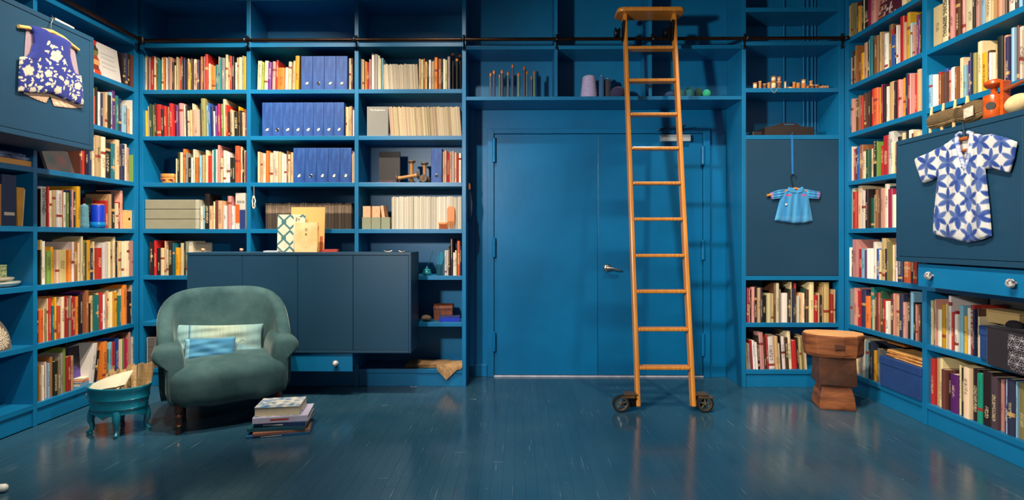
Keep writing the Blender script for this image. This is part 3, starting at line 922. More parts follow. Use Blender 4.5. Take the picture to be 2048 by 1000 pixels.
for cxx, cyy, a0 in ((hw - rr, hd - rr, 0), (-hw + rr, hd - rr, 90), (-hw + rr, -hd + rr, 180), (hw - rr, -hd + rr, 270)):
    for q in range(7):
        a = R(a0 + q * 15); pts.append((cxx + rr * math.cos(a), cyy + rr * math.sin(a)))
b.loft([[(p[0] * .985, p[1] * .97, 0) for p in pts], [(p[0], p[1], 0.008) for p in pts], [(p[0], p[1], 0.022) for p in pts], [(p[0] * .985, p[1] * .97, 0.03) for p in pts]])
b.build('top_platform', WOODO, lad, (0, fy1 - fy0 + 0.0, fz1 - 0.002), smooth=True)
STEELW = mat('cast_wheel_metal', (150, 138, 120), 0.35, 0.2, 20, metal=0.9)
for s, px in ((-1, 1241), (1, 1408)):
    wxx = PY(px, 805, 3.9).x - LXC
    wr = 0.060
    caster = MB().box(-0.04, 0.04, -0.012, 0.06, 0.0, 0.085)
    ca = caster.build('caster_bracket', BLACK, lad, ((LX0 if s < 0 else LX1) - LXC + s * 0.056, -0.005, 0.028), bevel=0.006)
    cap = MB().box(-0.045, 0.045, -0.03, 0.045, 0.086, 0.100).box(-s * -0.0 - 0.05 + s * 0.02, 0.05 + s * 0.02, -0.045, -0.005, 0.070, 0.0855)
    cap.build('cover_plate', mat('weathered_bronze', (120, 96, 70), 0.4, 0.2, 20, metal=0.7), ca, bevel=0.004)
    m = MB(); m.M = Matrix.Rotation(PI / 2, 4, 'X')
    m.lathe([(wr - .012, -0.016), (wr - .003, -0.016), (wr, -0.010), (wr, 0.010), (wr - .003, 0.016), (wr - .012, 0.016)], 32, cap0=False, cap1=False)
    tire = m.build('tyre', mat('black_rubber', (18, 17, 17), 0.6), ca, (wxx - ca.location.x, -0.028, wr - 0.028 + 0.0005), smooth=True)
    m = MB(); m.M = Matrix.Rotation(PI / 2, 4, 'X')
    m.lathe([(wr - .022, -0.010), (wr - .012, -0.012), (wr - .012, 0.012), (wr - .022, 0.010)], 32, cap0=False, cap1=False)
    m.lathe([(0.0, -0.02), (0.010, -0.02), (0.014, -0.012), (0.014, 0.018), (0.010, 0.024), (0, 0.026)], 16)
    for q in range(5):
        a = q * 2 * PI / 5 + 0.3
        m.tube([(0.01 * math.cos(a), 0.01 * math.sin(a), 0), ((wr - .02) * math.cos(a), (wr - .02) * math.sin(a), 0)], [0.008, 0.006], 8)
    m.build('wheel_hub', STEELW, ca, (wxx - ca.location.x, -0.028, wr - 0.028 + 0.0005), smooth=True)
    # top roller that rides on the rail
    m = MB()
    xo = (LX0 if s < 0 else LX1) - LXC
    xi = xo + (-0.05 if s < 0 else -0.045)
    m.box(xo - 0.022 if s < 0 else xo - 0.028, xo - 0.0155, 0.42, 0.50, RZ - 0.05, RZ + 0.11)
    ro = m.build('roller_bracket', BLACK, lad, (0, 0, 0), bevel=0.004)
    m = MB(); m.M = Matrix.Translation((xi, RY - fy0, RZ + 0.045)) @ Matrix.Rotation(PI / 2, 4, 'Y')
    m.lathe([(0.0, -0.02), (0.042, -0.02), (0.044, -0.014), (0.030, -0.004), (0.030, 0.004), (0.044, 0.014), (0.042, 0.02), (0.0, 0.02)], 20)
    m.build('roller', BLACK, ro, smooth=True)
    for dz in (0.075, 0.02):
        m = MB(); m.M = Matrix.Translation((xo + (0.0145 if s < 0 else -0.0145), RY - fy0 - 0.06, RZ + dz)) @ Matrix.Rotation(PI / 2 * (1 if s < 0 else -1), 4, 'Y')
        m.lathe([(0.007, 0), (0.007, 0.003), (0.003, 0.006), (0, 0.0065)], 12)
        m.build('bolt', CHROME, ro, smooth=True)


# ================================================================== armchair
def velvet():
    m = bpy.data.materials.new('grey_green_velvet'); m.use_nodes = True
    N = m.node_tree.nodes; L = m.node_tree.links; b = N['Principled BSDF']
    tc = N.new('ShaderNodeTexCoord')
    n1 = N.new('ShaderNodeTexNoise'); n1.inputs['Scale'].default_value = 4.5; n1.inputs['Detail'].default_value = 6; n1.inputs['Roughness'].default_value = .6
    L.new(tc.outputs['Object'], n1.inputs['Vector'])
    rp = N.new('ShaderNodeValToRGB'); e = rp.color_ramp.elements
    e[0].position = .32; e[0].color = lin((40, 68, 72)); e[1].position = .72; e[1].color = lin((70, 98, 99))
    L.new(n1.outputs['Fac'], rp.inputs['Fac'])
    lw = N.new('ShaderNodeLayerWeight'); lw.inputs['Blend'].default_value = .35
    b.inputs['Roughness'].default_value = .85
    b.inputs['Sheen Weight'].default_value = .38; b.inputs['Sheen Roughness'].default_value = .35
    b.inputs['Sheen Tint'].default_value = lin((190, 205, 196))
    b.inputs['Specular IOR Level'].default_value = .15
    L.new(rp.outputs['Color'], b.inputs['Base Color'])
    n2 = N.new('ShaderNodeTexNoise'); n2.inputs['Scale'].default_value = 9; n2.inputs['Detail'].default_value = 5
    L.new(tc.outputs['Object'], n2.inputs['Vector'])
    bu = N.new('ShaderNodeBump'); bu.inputs['Strength'].default_value = .25; bu.inputs['Distance'].default_value = .01
    L.new(n2.outputs['Fac'], bu.inputs['Height']); L.new(bu.outputs['Normal'], b.inputs['Normal'])
    return m


VEL = velvet()
CHX, CHY, CHR = -1.875, 3.57, R(33)
chair = thing('armchair', 'grey-green velvet armchair with rounded back and turned wooden legs', 'armchair', (CHX, CHY, 0), CHR)


chair.scale = (.935, 1, 1)


def spow(v, p):
    return math.copysign(abs(v) ** p, v)


# seat
rings = []
nu, nv = 48, 24
for i in range(nv + 1):
    ph = -PI / 2 + PI * i / nv
    ring_ = []
    for j in range(nu):
        th = 2 * PI * j / nu
        cxp = spow(math.cos(ph), .38)
        xx = .385 * cxp * spow(math.cos(th), .45)
        yy = .305 * cxp * spow(math.sin(th), .45)
        zz = .130 * spow(math.sin(ph), .55)
        if zz > 0: zz += .035 * max(0, 1 - (xx / .4) ** 2) * max(0, 1 - (yy / .33) ** 2)
        front = max(0, -yy / .305)
        zz -= 0.012 * front * math.sin(xx * 40) * (1 if zz < 0 else 0) * .5
        bulge = 1 + 0.03 * math.sin(ph + .4)
        yo = yy * bulge - (0.012 * front * (1 - (xx / .38) ** 2))
        ring_.append((xx * bulge, yo + .225, zz + .280 - .006 * front))
    rings.append(ring_)
m = MB(); m.loft(rings); m.build('seat', VEL, chair, smooth=True, angle=180)

# back: tub wall that rises to an arch
rings = []
na = 46
for i in range(na + 1):
    a = R(-98 + 196 * i / na)
    px_ = .372 * spow(math.sin(a), .62); py_ = .20 + .28 * spow(math.cos(a), .62)
    da = 1e-3
    qx = .372 * spow(math.sin(a + da), .62); qy = .20 + .28 * spow(math.cos(a + da), .62)
    qx0 = .372 * spow(math.sin(a - da), .62); qy0 = .20 + .28 * spow(math.cos(a - da), .62)
    tx, ty = qx - qx0, qy - qy0; l = math.hypot(tx, ty) or 1; tx /= l; ty /= l
    nx_, ny_ = -ty, tx          # points outward (back / sides)
    if nx_ * px_ + ny_ * (py_ - .2) < 0: nx_, ny_ = -nx_, -ny_
    q = abs(a) / R(98)
    top = .46 + .410 * (max(0, 1 - q ** 2.6)) ** .58
    thick = .052
    bot = .19
    sec = []
    def P3(off, z):
        ln = .06 * max(0, (z - .35)) / .5
        return (px_ + nx_ * (off + ln * .5), py_ + ny_ * (off + ln * .5) + ln * .55, z)
    for k in range(7):
        z = bot + (top - thick - bot) * k / 6
        sec.append(P3(thick * (.75 + .25 * math.sin(PI * k / 6)), z))
    for k in range(1, 8):
        g = PI * k / 8
        sec.append(P3(thick * math.cos(g), top - thick + thick * math.sin(g)))
    for k in range(7):
        z = top - thick - (top - thick - bot) * k / 6
        sec.append(P3(-thick * (1.0 + .35 * math.sin(PI * k / 6)), z))
    rings.append(sec)
m = MB(); m.loft(rings); m.build('backrest', VEL, chair, smooth=True, angle=180)

# rolled arms
for s in (-1, 1):
    rings = []
    ny = 22
    for i in range(ny + 1):
        f = i / ny
        y = .40 - .40 * f
        top = .575 - .03 * f + .07 * max(0, .45 - f)
        endk = 1.0
        if f > .80: endk = math.sqrt(max(0.0, 1 - ((f - .80) / .20) ** 2)) * .55 + .45
        flare = .030 * f
        base = [(.285, .17), (.272, .28), (.266, .38), (.270, .46), (.292, .53), (.330, top - .008), (.372, top), (.412 + flare, top - .012),
                (.440 + flare, top - .042), (.444 + flare, top - .078), (.426 + flare, top - .108), (.404 + flare * .5, top - .128), (.390, .41), (.386, .33), (.384, .25), (.372, .17)]
        cxm, czm = .352, .42
        rings.append([(s * (cxm + (p[0] - cxm) * endk), y - .02 * math.sin(p[1] * 7) * f, (czm + (p[1] - czm) * (.42 + .58 * endk)) if p[1] > .40 else p[1]) for p in base])
    m = MB(); m.loft(rings)
    ao = m.build('armrest', VEL, chair, smooth=True, angle=180, sub=1)
LEGW = mat('dark_turned_walnut', (58, 30, 18), 0.28, 0.25, 10, stretch=(4, 4, 1), coat=0.4)
BRASS = mat('aged_brass', (170, 120, 60), 0.3, 0.15, 20, metal=1.0)
for lx, ly in ((-.31, .0), (.31, .0), (-.27, .46), (.27, .46)):
    m = MB()
    m.lathe([(.016, 0), (.020, .006), (.017, .018), (.022, .05), (.026, .056), (.022, .062), (.026, .10), (.031, .112), (.026, .122), (.020, .13), (.028, .14), (.031, .15), (.028, .16), (.030, .19)], 20)
    lg = m.build('leg', LEGW, chair, (lx, ly, 0), smooth=True)
    if ly == 0:
        m = MB(); m.lathe([(.0265, .053), (.0285, .056), (.0265, .060)], 20, cap0=False, cap1=False); m.build('brass_band', BRASS, lg, smooth=True)


def cushion(name, label, W_, H_, T_, m_, loc, rot, colfn=None):
    n1, n2 = 96, 48
    vs, fs, cs = [], [], []
    rg = random.Random(int(W_ * 1000))
    ph = [rg.uniform(0, 6) for _ in range(4)]
    for side in (1, -1):
        for j in range(n2 + 1):
            for i in range(n1 + 1):
                u = -1 + 2 * i / n1; v = -1 + 2 * j / n2
                pinch = 1 - .05 * (1 - v * v) * abs(u) ** 6
                pinch2 = 1 - .09 * (1 - u * u) * abs(v) ** 4
                t = max(0, (1 - u ** 4)) ** .5 * max(0, (1 - v ** 4)) ** .55
                wr = .05 * math.sin(5 * u + 3 * v + ph[0]) * math.sin(4 * v + ph[1]) + .03 * math.sin(3 * u - 11 * v + ph[2] + 2 * u * v)
                vs.append((u * W_ / 2 * pinch, -side * (T_ / 2 * t * (1 + wr * 2)), v * H_ / 2 * pinch2))
                cs.append(colfn(u, v) if colfn else (1, 1, 1, 1))
    n = n1 + 1; off = n * (n2 + 1)
    for q in (0, off):
        for j in range(n2):
            for i in range(n1):
                fs.append((q + j * n + i, q + j * n + i + 1, q + (j + 1) * n + i + 1, q + (j + 1) * n + i))
    b = MB(); b.v = vs; b.f = fs; b.m = [0] * len(fs)
    me = b.mesh(name, m_, True, 180, cs)
    bm = bmesh.new(); bm.from_mesh(me); bmesh.ops.remove_doubles(bm, verts=bm.verts, dist=1e-4)
    bmesh.ops.recalc_face_normals(bm, faces=bm.faces); bm.to_mesh(me); bm.free()
    o = bpy.data.objects.new(name, me); C.objects.link(o)
    o.matrix_world = Matrix.Translation((CHX, CHY, 0)) @ Matrix.Rotation(CHR, 4, 'Z') @ Matrix.Translation(loc) @ Matrix.Rotation(rot[2], 4, 'Z') @ Matrix.Rotation(rot[0], 4, 'X') @ Matrix.Rotation(rot[1], 4, 'Y')
    return tag(o, label, 'cushion')


CLOTHA = mat('woven_cloth', rough=0.85, var=0.12, nscale=30, stretch=(6, 1, 1), bump=0.2, bscale=180, attr='Col', sheen=.1)


def long_col(u, v):
    f = .5 + .5 * math.sin(u * 3 + 1.5)
    a = np.array(lin((150, 166, 148))); b_ = np.array(lin((112, 152, 156)))
    c = a * f + b_ * (1 - f)
    if v < -.45 + .2 * math.sin(u * 5): c = c * .4 + np.array(lin((120, 172, 190))) * .6
    if abs(u + .68) < .02: c = np.array(lin((60, 110, 130)))
    st = 1 + .05 * math.sin(u * 61 + math.sin(u * 17) * 2) + .04 * math.sin(u * 113)
    if .05 < u < .55 and v < .05 and abs(v + .35 - .25 * math.sin(u * 16)) < .03: st = .45
    return tuple(np.clip(c * st, 0, 1))[:3] + (1,)


def small_col(u, v):
    f = .5 + .25 * math.sin(v * 7 + 2 * math.sin(u * 3)) + .2 * math.sin(u * 5 + v * 4)
    a = np.array(lin((70, 140, 174))); b_ = np.array(lin((30, 98, 138)))
    if u < -.8: return lin((110, 164, 182))
    return tuple(np.clip(a * f + b_ * (1 - f), 0, 1))[:3] + (1,)


cushion('lumbar_cushion', 'long pale indigo-dyed cushion propped against the armchair back', .56, .235, .12, CLOTHA, (-.035, .345, .505), (R(-20), R(4), 0), long_col)
cushion('small_cushion', 'small bright blue cushion lying in front of the long pale cushion', .31, .165, .085, CLOTHA, (-.10, .235, .468), (R(-26), R(2), R(-4)), small_col)

# ================================================================== footed tub with papers
TUBM = mat('teal_worn_lacquer', (14, 108, 130), 0.30, 0.2, 7, bump=0.08, bscale=25, coat=0.5)


def add_wear(m, c, scale, lo, hi):
    N = m.node_tree.nodes; L = m.node_tree.links; b = N['Principled BSDF']
    src = b.inputs['Base Color'].links[0].from_socket
    tc = N.new('ShaderNodeTexCoord'); nz = N.new('ShaderNodeTexNoise'); nz.inputs['Scale'].default_value = scale; nz.inputs['Detail'].default_value = 4
    L.new(tc.outputs['Object'], nz.inputs['Vector'])
    mr = N.new('ShaderNodeMapRange'); mr.inputs[1].default_value = lo; mr.inputs[2].default_value = hi
    L.new(nz.outputs['Fac'], mr.inputs[0])
    mx = N.new('ShaderNodeMix'); mx.data_type = 'RGBA'; mx.inputs[7].default_value = lin(c)
    L.new(mr.outputs[0], mx.inputs[0]); L.new(src, mx.inputs[6]); L.new(mx.outputs[2], b.inputs['Base Color'])


add_wear(TUBM, (120, 46, 30), 13, .64, .70)
TX, TY = -2.525, 3.46
tub = thing('footed_tub', 'worn teal oval tub on four cabriole legs holding papers', 'tub', (TX, TY, 0), R(-6))
m = MB()
m.lathe([(.0, .135), (.165, .135), (.176, .150), (.181, .165), (.184, .170), (.181, .175), (.190, .222), (.194, .227), (.191, .232), (.196, .272), (.203, .288), (.203, .298), (.196, .302),
         (.188, .298), (.180, .24), (.165, .15), (.0, .148)], 56, sy=.74, cap0=False, cap1=False)
tub.scale = (.94, .94, 1)
m.build('body', TUBM, tub, smooth=True, angle=50)
m = MB()
rs = []
for k in range(56):
    a = 2 * PI * k / 56
    drop = .018 + .016 * abs(math.sin(2 * a)) ** .6 - .012 * abs(math.cos(8 * a)) * (1 if abs(math.sin(2 * a)) < .5 else 0)
    rs.append((a, drop))
m.loft([[(.178 * math.cos(a), .178 * .74 * math.sin(a), .150) for a, d_ in rs], [(.178 * math.cos(a), .178 * .74 * math.sin(a), .136 - (.034 - d_)) for a, d_ in rs],
        [(.170 * math.cos(a), .170 * .74 * math.sin(a), .136 - (.034 - d_)) for a, d_ in rs], [(.170 * math.cos(a), .170 * .74 * math.sin(a), .140) for a, d_ in rs]], True, False, False)
m.build('apron', TUBM, tub, smooth=True, angle=50)
for a in (-62, -152, 28, 118):
    ca, sa = math.cos(R(a)), math.sin(R(a)) * .74
    nrm = Vector((ca, sa / .74 * .9, 0)).normalized()
    base = Vector((ca * .158, sa * .158, 0))
    pth = [base + nrm * .0 + Vector((0, 0, .150)), base + nrm * .012 + Vector((0, 0, .115)), base + nrm * .016 + Vector((0, 0, .085)),
           base + nrm * .006 + Vector((0, 0, .05)), base + nrm * .008 + Vector((0, 0, .028)), base + nrm * .026 + Vector((0, 0, .013)), base + nrm * .040 + Vector((0, 0, .010))]
    m = MB(); m.tube(pth, [.027, .024, .020, .0145, .0135, .013, .008], 12)
    m.lathe([(.014, 0), (.016, .004), (.012, .012)], 12, tuple(base + nrm * .018))
    m.build('leg', TUBM, tub, smooth=True, angle=60)

PAPERB = mat('aged_paper', (224, 188, 134), 0.8, 0.12, 9, stretch=(1, 1, 6), col2=(198, 154, 98))
NEWS = mat('newsprint', (206, 202, 176), 0.85, 0.05, 6)
tmat = Matrix.Translation((TX, TY, 0)) @ Matrix.Rotation(R(-6), 4, 'Z')
rg = random.Random(3)
sh = thing('paper_sheaf', 'fanned sheaf of aged tan papers standing in the teal tub', 'papers', tmat @ Vector((0.035, .04, .19)), R(-6))
for k in range(15):
    f = k / 14
    xk = -.125 + .235 * f
    hgt = .205 + .075 * f + rg.uniform(-.012, .012)
    m = MB(); n = 5
    top = []
    m.add([(-.014, 0, 0), (.014, .004, 0), (.016, .004, hgt), (-.014, 0, hgt - .006), (-.014, .003, 0), (.014, .007, 0), (.016, .007, hgt), (-.014, .003, hgt - .006)],
          [(0, 1, 2, 3), (7, 6, 5, 4), (0, 4, 5, 1), (1, 5, 6, 2), (2, 6, 7, 3), (3, 7, 4, 0)])
    m.build('sheet', PAPERB, sh, (xk, rg.uniform(-.008, .02), -.03), (R(rg.uniform(-6, 2)), R(-12 + 18 * f + rg.uniform(-3, 3)), R(rg.uniform(-35, 35))))
nw = thing('folded_newspaper', 'folded pale newspaper lying slanted in the teal tub', 'newspaper', tmat @ Vector((-.045, -.025, .305)), R(-6))
for k, (dx, dy, rz_, wv, hv) in enumerate(((0, 0, -20, .27, .13), (.02, -.012, -22, .26, .10), (-.01, -.02, -17, .22, .09))):
    m = MB(); n = 10; r1, r2 = [], []
    for i in range(n + 1):
        u = i / n; zb = .010 * math.sin(u * PI)
        r1.append([(-wv / 2 + wv * u, zb * -1, -hv / 2), (-wv / 2 + wv * u, zb * -1 - .003, 0), (-wv / 2 + wv * u, zb * -1, hv / 2), (-wv / 2 + wv * u, zb * -1 + .005, hv / 2), (-wv / 2 + wv * u, zb * -1 + .004, -hv / 2)])
    m.loft(r1)
    m.build('page', NEWS, nw, (dx, dy - k * .004, .0), (R(-52), R(rz_ + 2), 0), smooth=True, angle=40)
m = MB(); m.add([(-.045, 0, -.03), (.05, 0, -.035), (.045, 0, .03), (-.05, 0, .025), (-.045, .002, -.03), (.05, .002, -.035), (.045, .002, .03), (-.05, .002, .025)],
                [(0, 1, 2, 3), (7, 6, 5, 4), (0, 4, 5, 1), (1, 5, 6, 2), (2, 6, 7, 3), (3, 7, 4, 0)])
m.build('clipping', mat('beige_card', (214, 178, 140), 0.8), nw, (.07, -.045, -.012), (R(-52), R(-22), 0))

# ================================================================== carved stool
STW = mat('hewn_wood', (136, 78, 40), 0.6, 0.2, 5, stretch=(1.2, 1.2, 5), bump=0.35, bscale=24, col2=(92, 48, 24))
STT = mat('worn_stool_top', (226, 172, 112), 0.5, 0.15, 5, stretch=(1.5, 6, 1), bump=0.2, bscale=20, col2=(206, 148, 90))
STD = mat('charred_wood', (54, 32, 22), 0.5, 0.3, 7, bump=0.4, bscale=20, col2=(86, 50, 32))
sp_ = PZ(1660, 800, 0)
stool = thing('carved_stool', 'rough carved wooden stool with wide faceted top in the right corner', 'stool', (2.30, 4.03, 0), R(-14))
hull = [(-.205, .02), (-.195, -.045), (-.14, -.115), (0.03, -.135), (.12, -.12), (.185, -.05), (.205, .03), (.17, .10), (.06, .14), (-.08, .14), (-.17, .10)]


def hexa(sc, z, j=0.0, seed=0):
    rg_ = random.Random(seed)
    return [(p[0] * sc + rg_.uniform(-j, j), p[1] * sc + rg_.uniform(-j, j), z + rg_.uniform(-j, j)) for p in hull]


m = MB(); m.loft([hexa(.92, .375, .004, 1), hexa(.97, .40, .004, 2), hexa(1.0, .49, .003, 3), hexa(1.0, .523, .003, 4), hexa(.985, .532, .001, 5)])
top = m.build('top_block', STW, stool, bevel=.006)
m = MB(); m.loft([[(p[0], p[1], .5325 - .004) for p in hexa(.975, .532, .0, 5)], [(p[0], p[1], .5355 + .002 * p[0]) for p in hexa(.965, .532, .0, 5)]])
m.build('seat_face', STT, top)
m = MB(); m.box(-.030, .035, -.1385, -.128, .435, .475); m.build('notch', STD, top, bevel=.004)


def sq(a, b_, z, j=.004, seed=0):
    rg_ = random.Random(seed); o_ = []
    for x_, y_ in ((-a, -b_), (0, -b_ * 1.03), (a, -b_), (a * 1.02, 0), (a, b_), (0, b_), (-a, b_), (-a * 1.02, 0)):
        o_.append((x_ + rg_.uniform(-j, j), y_ + rg_.uniform(-j, j), z))
    return o_


m = MB(); m.loft([sq(.116, .105, .170, .004, 1), sq(.121, .108, .182, .004, 2), sq(.117, .104, .30, .004, 3), sq(.116, .102, .376, .002, 4)])
m.build('middle_block', STD, stool, bevel=.004)
m = MB(); m.loft([sq(.116, .105, .0, .0, 11), sq(.118, .106, .012, .003, 12), sq(.110, .100, .09, .003, 13), sq(.094, .090, .15, .003, 14), sq(.090, .086, .174, .002, 15)])
m.build('base_block', STW, stool, bevel=.004)

# ================================================================== books stacked on the floor
def flat_book(name, label, loc, rz, w_, d_, t_, col, group=None, title=None, covm=None, parent_cat='book'):
    t0 = thing(name, label, parent_cat, loc, rz, group)
    c = covm or mat('cover_%d_%d_%d' % col, col, .45, .08, 8)
    ct = min(.0025, t_ * .15)
    b = MB()
    b.box(-w_ / 2, w_ / 2, -d_ / 2, d_ / 2, 0, ct).box(-w_ / 2, w_ / 2, -d_ / 2, d_ / 2, t_ - ct, t_).box(-w_ / 2, w_ / 2, -d_ / 2, -d_ / 2 + .003, ct, t_ - ct)
    b.build('cover', c, t0, bevel=.0008)
    MB().box(-w_ / 2 + .004, w_ / 2 - .003, -d_ / 2 + .0032, d_ / 2 - .004, ct + .0002, t_ - ct - .0002).build('pages', PAGES, t0)
    if title:
        for (x_, wd_, z0_, z1_, c_) in title:
            MB().box(x_, x_ + wd_, -d_ / 2 - .0006, -d_ / 2 - .0001, t_ * z0_, t_ * z1_).build('spine_print', mat('ink_%d_%d_%d' % c_, c_, .5), t0)
    return t0


FX, FY = -1.51, 3.505
z = 0.0005
lab = ['lowest book of the floor stack, blue spine, lying flat', 'thin brown-spined book second from bottom of floor stack', 'dark teal hardcover third from bottom of floor stack',
       'navy hardcover in the middle of the floor stack', 'pale lavender book under the thick top book of floor stack']
# (dx, dy, rot, w, d, t, colour)
spec = [(0, 0, 14, .37, .27, .014, (28, 84, 128)), (.012, .006, 17, .33, .27, .016, (150, 100, 80)), (-.004, .004, 9, .34, .25, .022, (30, 84, 96)),
        (.02, .01, 6, .31, .24, .026, (34, 60, 104)), (.012, .012, 12, .325, .25, .036, (196, 190, 214))]
for q, (dx, dy, rt, w_, d_, t_, col) in enumerate(spec):
    tt = [(-.10, .12, .35, .62, (216, 206, 190))] if q in (0, 3) else [(-.06, .11, .4, .7, (190, 70, 60))] if q == 4 else None
    flat_book('book', lab[q], (FX + dx, FY + dy, z), R(rt), w_, d_, t_, col, 'books stacked on the floor', tt)
    z += t_ + .0006


def toile(name, a, b_, sc):
    return mat(name, a, .5, .1, sc, col2=b_)


TOILE = toile('blue_toile_cover', (230, 224, 206), (40, 110, 160), 22)
t0 = thing('book', 'thick book with blue and cream floral cover topping the floor stack', 'book', (FX - .004, FY + .0, z), R(10), 'books stacked on the floor')
MB().box(-.135, .135, -.105, .105, .055, .058).build('cover', TOILE, t0, bevel=.0008)
MB().box(-.135, .135, -.105, .105, .0, .003).build('cover', TOILE, t0, bevel=.0008)
MB().box(-.131, .131, -.101, .100, .0032, .0548).build('pages', PAGES, t0)
MB().box(-.134, .134, .1005, .105, .0032, .0548).build('spine', TOILE, t0)

# white rounded rod end lying at the lower left
rp_ = PZ(6, 984, 0)
m = MB()
pth = [(-.30 + .02 * k, 0, 0) for k in range(15)] + [(-.012, 0, 0), (-.005, 0, 0), (-.001, 0, 0)]
m.tube(pth, [.019] * 15 + [.0175, .013, .006], 16)
o = m.build('white_rod', mat('gloss_white', (236, 234, 228), .25, .03, 4), None, (rp_.x + .025, rp_.y, .024), (0, R(-4), R(14)), smooth=True, angle=60)
tag(o, 'rounded end of a white rod at the lower left floor edge', 'rod')

# ================================================================== things on the shelves
ATTRM = mat('printed_cover', rough=0.5, var=0.06, nscale=20, attr='Col')
FABA = mat('printed_cotton', rough=0.85, var=0.10, nscale=40, bump=0.25, bscale=260, attr='Col', sheen=.15)


def rgb(c):
    return np.array(lin(c))


def panel_grid(w_, h_, nx, nz, fn, y=0.0):
    """flat printed sheet in x,z; fn(u,v) -> sRGB"""
    b = MB(); cs = []
    for j in range(nz + 1):
        for i in range(nx + 1):
            u, v = i / nx, j / nz
            b.v.append((-w_ / 2 + w_ * u, y, h_ * v)); cs.append(lin(fn(u, v)))
    for j in range(nz):
        for i in range(nx):
            a = j * (nx + 1) + i
            b.f.append((a, a + 1, a + nx + 2, a + nx + 1)); b.m.append(0)
    return b, cs


def facing(label, wall, px0, px1, z, h, th, y, fn, tilt=0.0, cat='book', name='book', nx=40, nz=40, rz=0.0, col=(120, 110, 100), roll=0.0):
    xa, xb = wx(wall, px0, y), wx(wall, px1, y)
    t = wthing(name, label, cat, wall, (xa + xb) / 2, y, z, rz)
    w_ = xb - xa
    rot = (R(-tilt), R(roll), 0)
    c = mat('cover_%d_%d_%d' % tuple(col), col, .5, .08, 8)
    b = MB().box(-w_ / 2, w_ / 2, 0.0006, .003, 0, h).box(-w_ / 2, w_ / 2, th - .003, th, 0, h).box(-w_ / 2, -w_ / 2 + .003, .003, th - .003, 0, h)
    b.build('cover', c, t, (0, 0, 0.0006), rot)
    MB().box(-w_ / 2 + .0032, w_ / 2 - .004, .0032, th - .0032, .003, h - .003).build('pages', PAGES, t, (0, 0, 0.0006), rot)
    b, cs = panel_grid(w_, h, nx, nz, fn)
    b.build('cover_print', ATTRM, t, (0, 0, 0.0006), rot, attr=cs)
    return t


def text_part(parent, s, size, loc, rot, m_, name='lettering'):
    cu = bpy.data.curves.new(name, 'FONT'); cu.body = s; cu.size = size; cu.align_x = 'CENTER'; cu.extrude = .0003
    to = bpy.data.objects.new(name, cu); C.objects.link(to)
    bpy.context.view_layer.update()
    me = bpy.data.meshes.new_from_object(to.evaluated_get(bpy.context.evaluated_depsgraph_get()))
    bpy.data.objects.remove(to)
    me.materials.clear(); me.materials.append(m_)
    o = bpy.data.objects.new(name, me); C.objects.link(o)
    o.parent = parent; o.location = loc; o.rotation_euler = rot
    return o


def simple_box(name, label, cat, wall, px0, px1, z, h, y, d, m_, group=None, bevel=.003, rz=0):
    xa, xb = wx(wall, px0, y), wx(wall, px1, y)
    t = wthing(name, label, cat, wall, (xa + xb) / 2, y, z, rz, group)
    return t, xb - xa


# ------------------------------------------------------------------ blue lever-arch binders
BIND = mat('brushed_blue_dye', (38, 86, 158), 0.55, 0.2, 6, stretch=(6, 6, 1), bump=0.1, bscale=30, col2=(20, 56, 124))
BINDL = mat('pale_hole', (225, 220, 205), .6); BINDK = mat('dark_hole', (24, 22, 24), .6)


def binder(wall, px0, px1, lvl, h, hole, label, group):
    xa, xb = wx(wall, px0, .03) + .0005, wx(wall, px1, .03) - .0005
    t = wthing('box_file', label, 'binder', wall, (xa + xb) / 2, .03, LV(lvl) + .0004, 0, group)
    w_ = xb - xa
    MB().box(-w_ / 2, w_ / 2, 0, .26, 0, h).build('body', BIND, t, bevel=.003)
    m = MB(); m.M = Matrix.Translation((0, -.0003, h * .2)) @ Matrix.Rotation(PI / 2, 4, 'X')
    m.lathe([(.0105, 0), (.014, 0), (.0145, .0015), (.0125, .0025), (.0105, .001)], 20, cap0=False, cap1=False)
    m.build('finger_ring', CHROME, t, smooth=True)
    m = MB(); m.M = Matrix.Translation((0, -.0002, h * .2)) @ Matrix.Rotation(PI / 2, 4, 'X')
    m.lathe([(.0106, 0), (.0106, .0004)], 16); m.build('hole', BINDL if hole else BINDK, t)


for k in range(4):
    binder('B', 602 + k * 23.2, 602 + (k + 1) * 23.2, 1, .285, k != 1, '%s blue box file from left on top book shelf' % ['first', 'second', 'third', 'fourth'][k], 'blue box files')
for k in range(8):
    binder('B', 524 + k * 20.5, 524 + (k + 1) * 20.5, 2, .284, k not in (1,), '%s blue box file from left in the row of eight' % ['first', 'second', 'third', 'fourth', 'fifth', 'sixth', 'seventh', 'eighth'][k], 'blue box files')
for k in range(5):
    binder('B', 586.5 + k * 23.3, 586.5 + (k + 1) * 23.3, 3, .29, k != 1, '%s blue box file from left in the row of five' % ['first', 'second', 'third', 'fourth', 'fifth'][k], 'blue box files')
binder('B', 862, 884, 3, .285, False, 'single blue box file right of the wooden bobbins', 'blue box files')

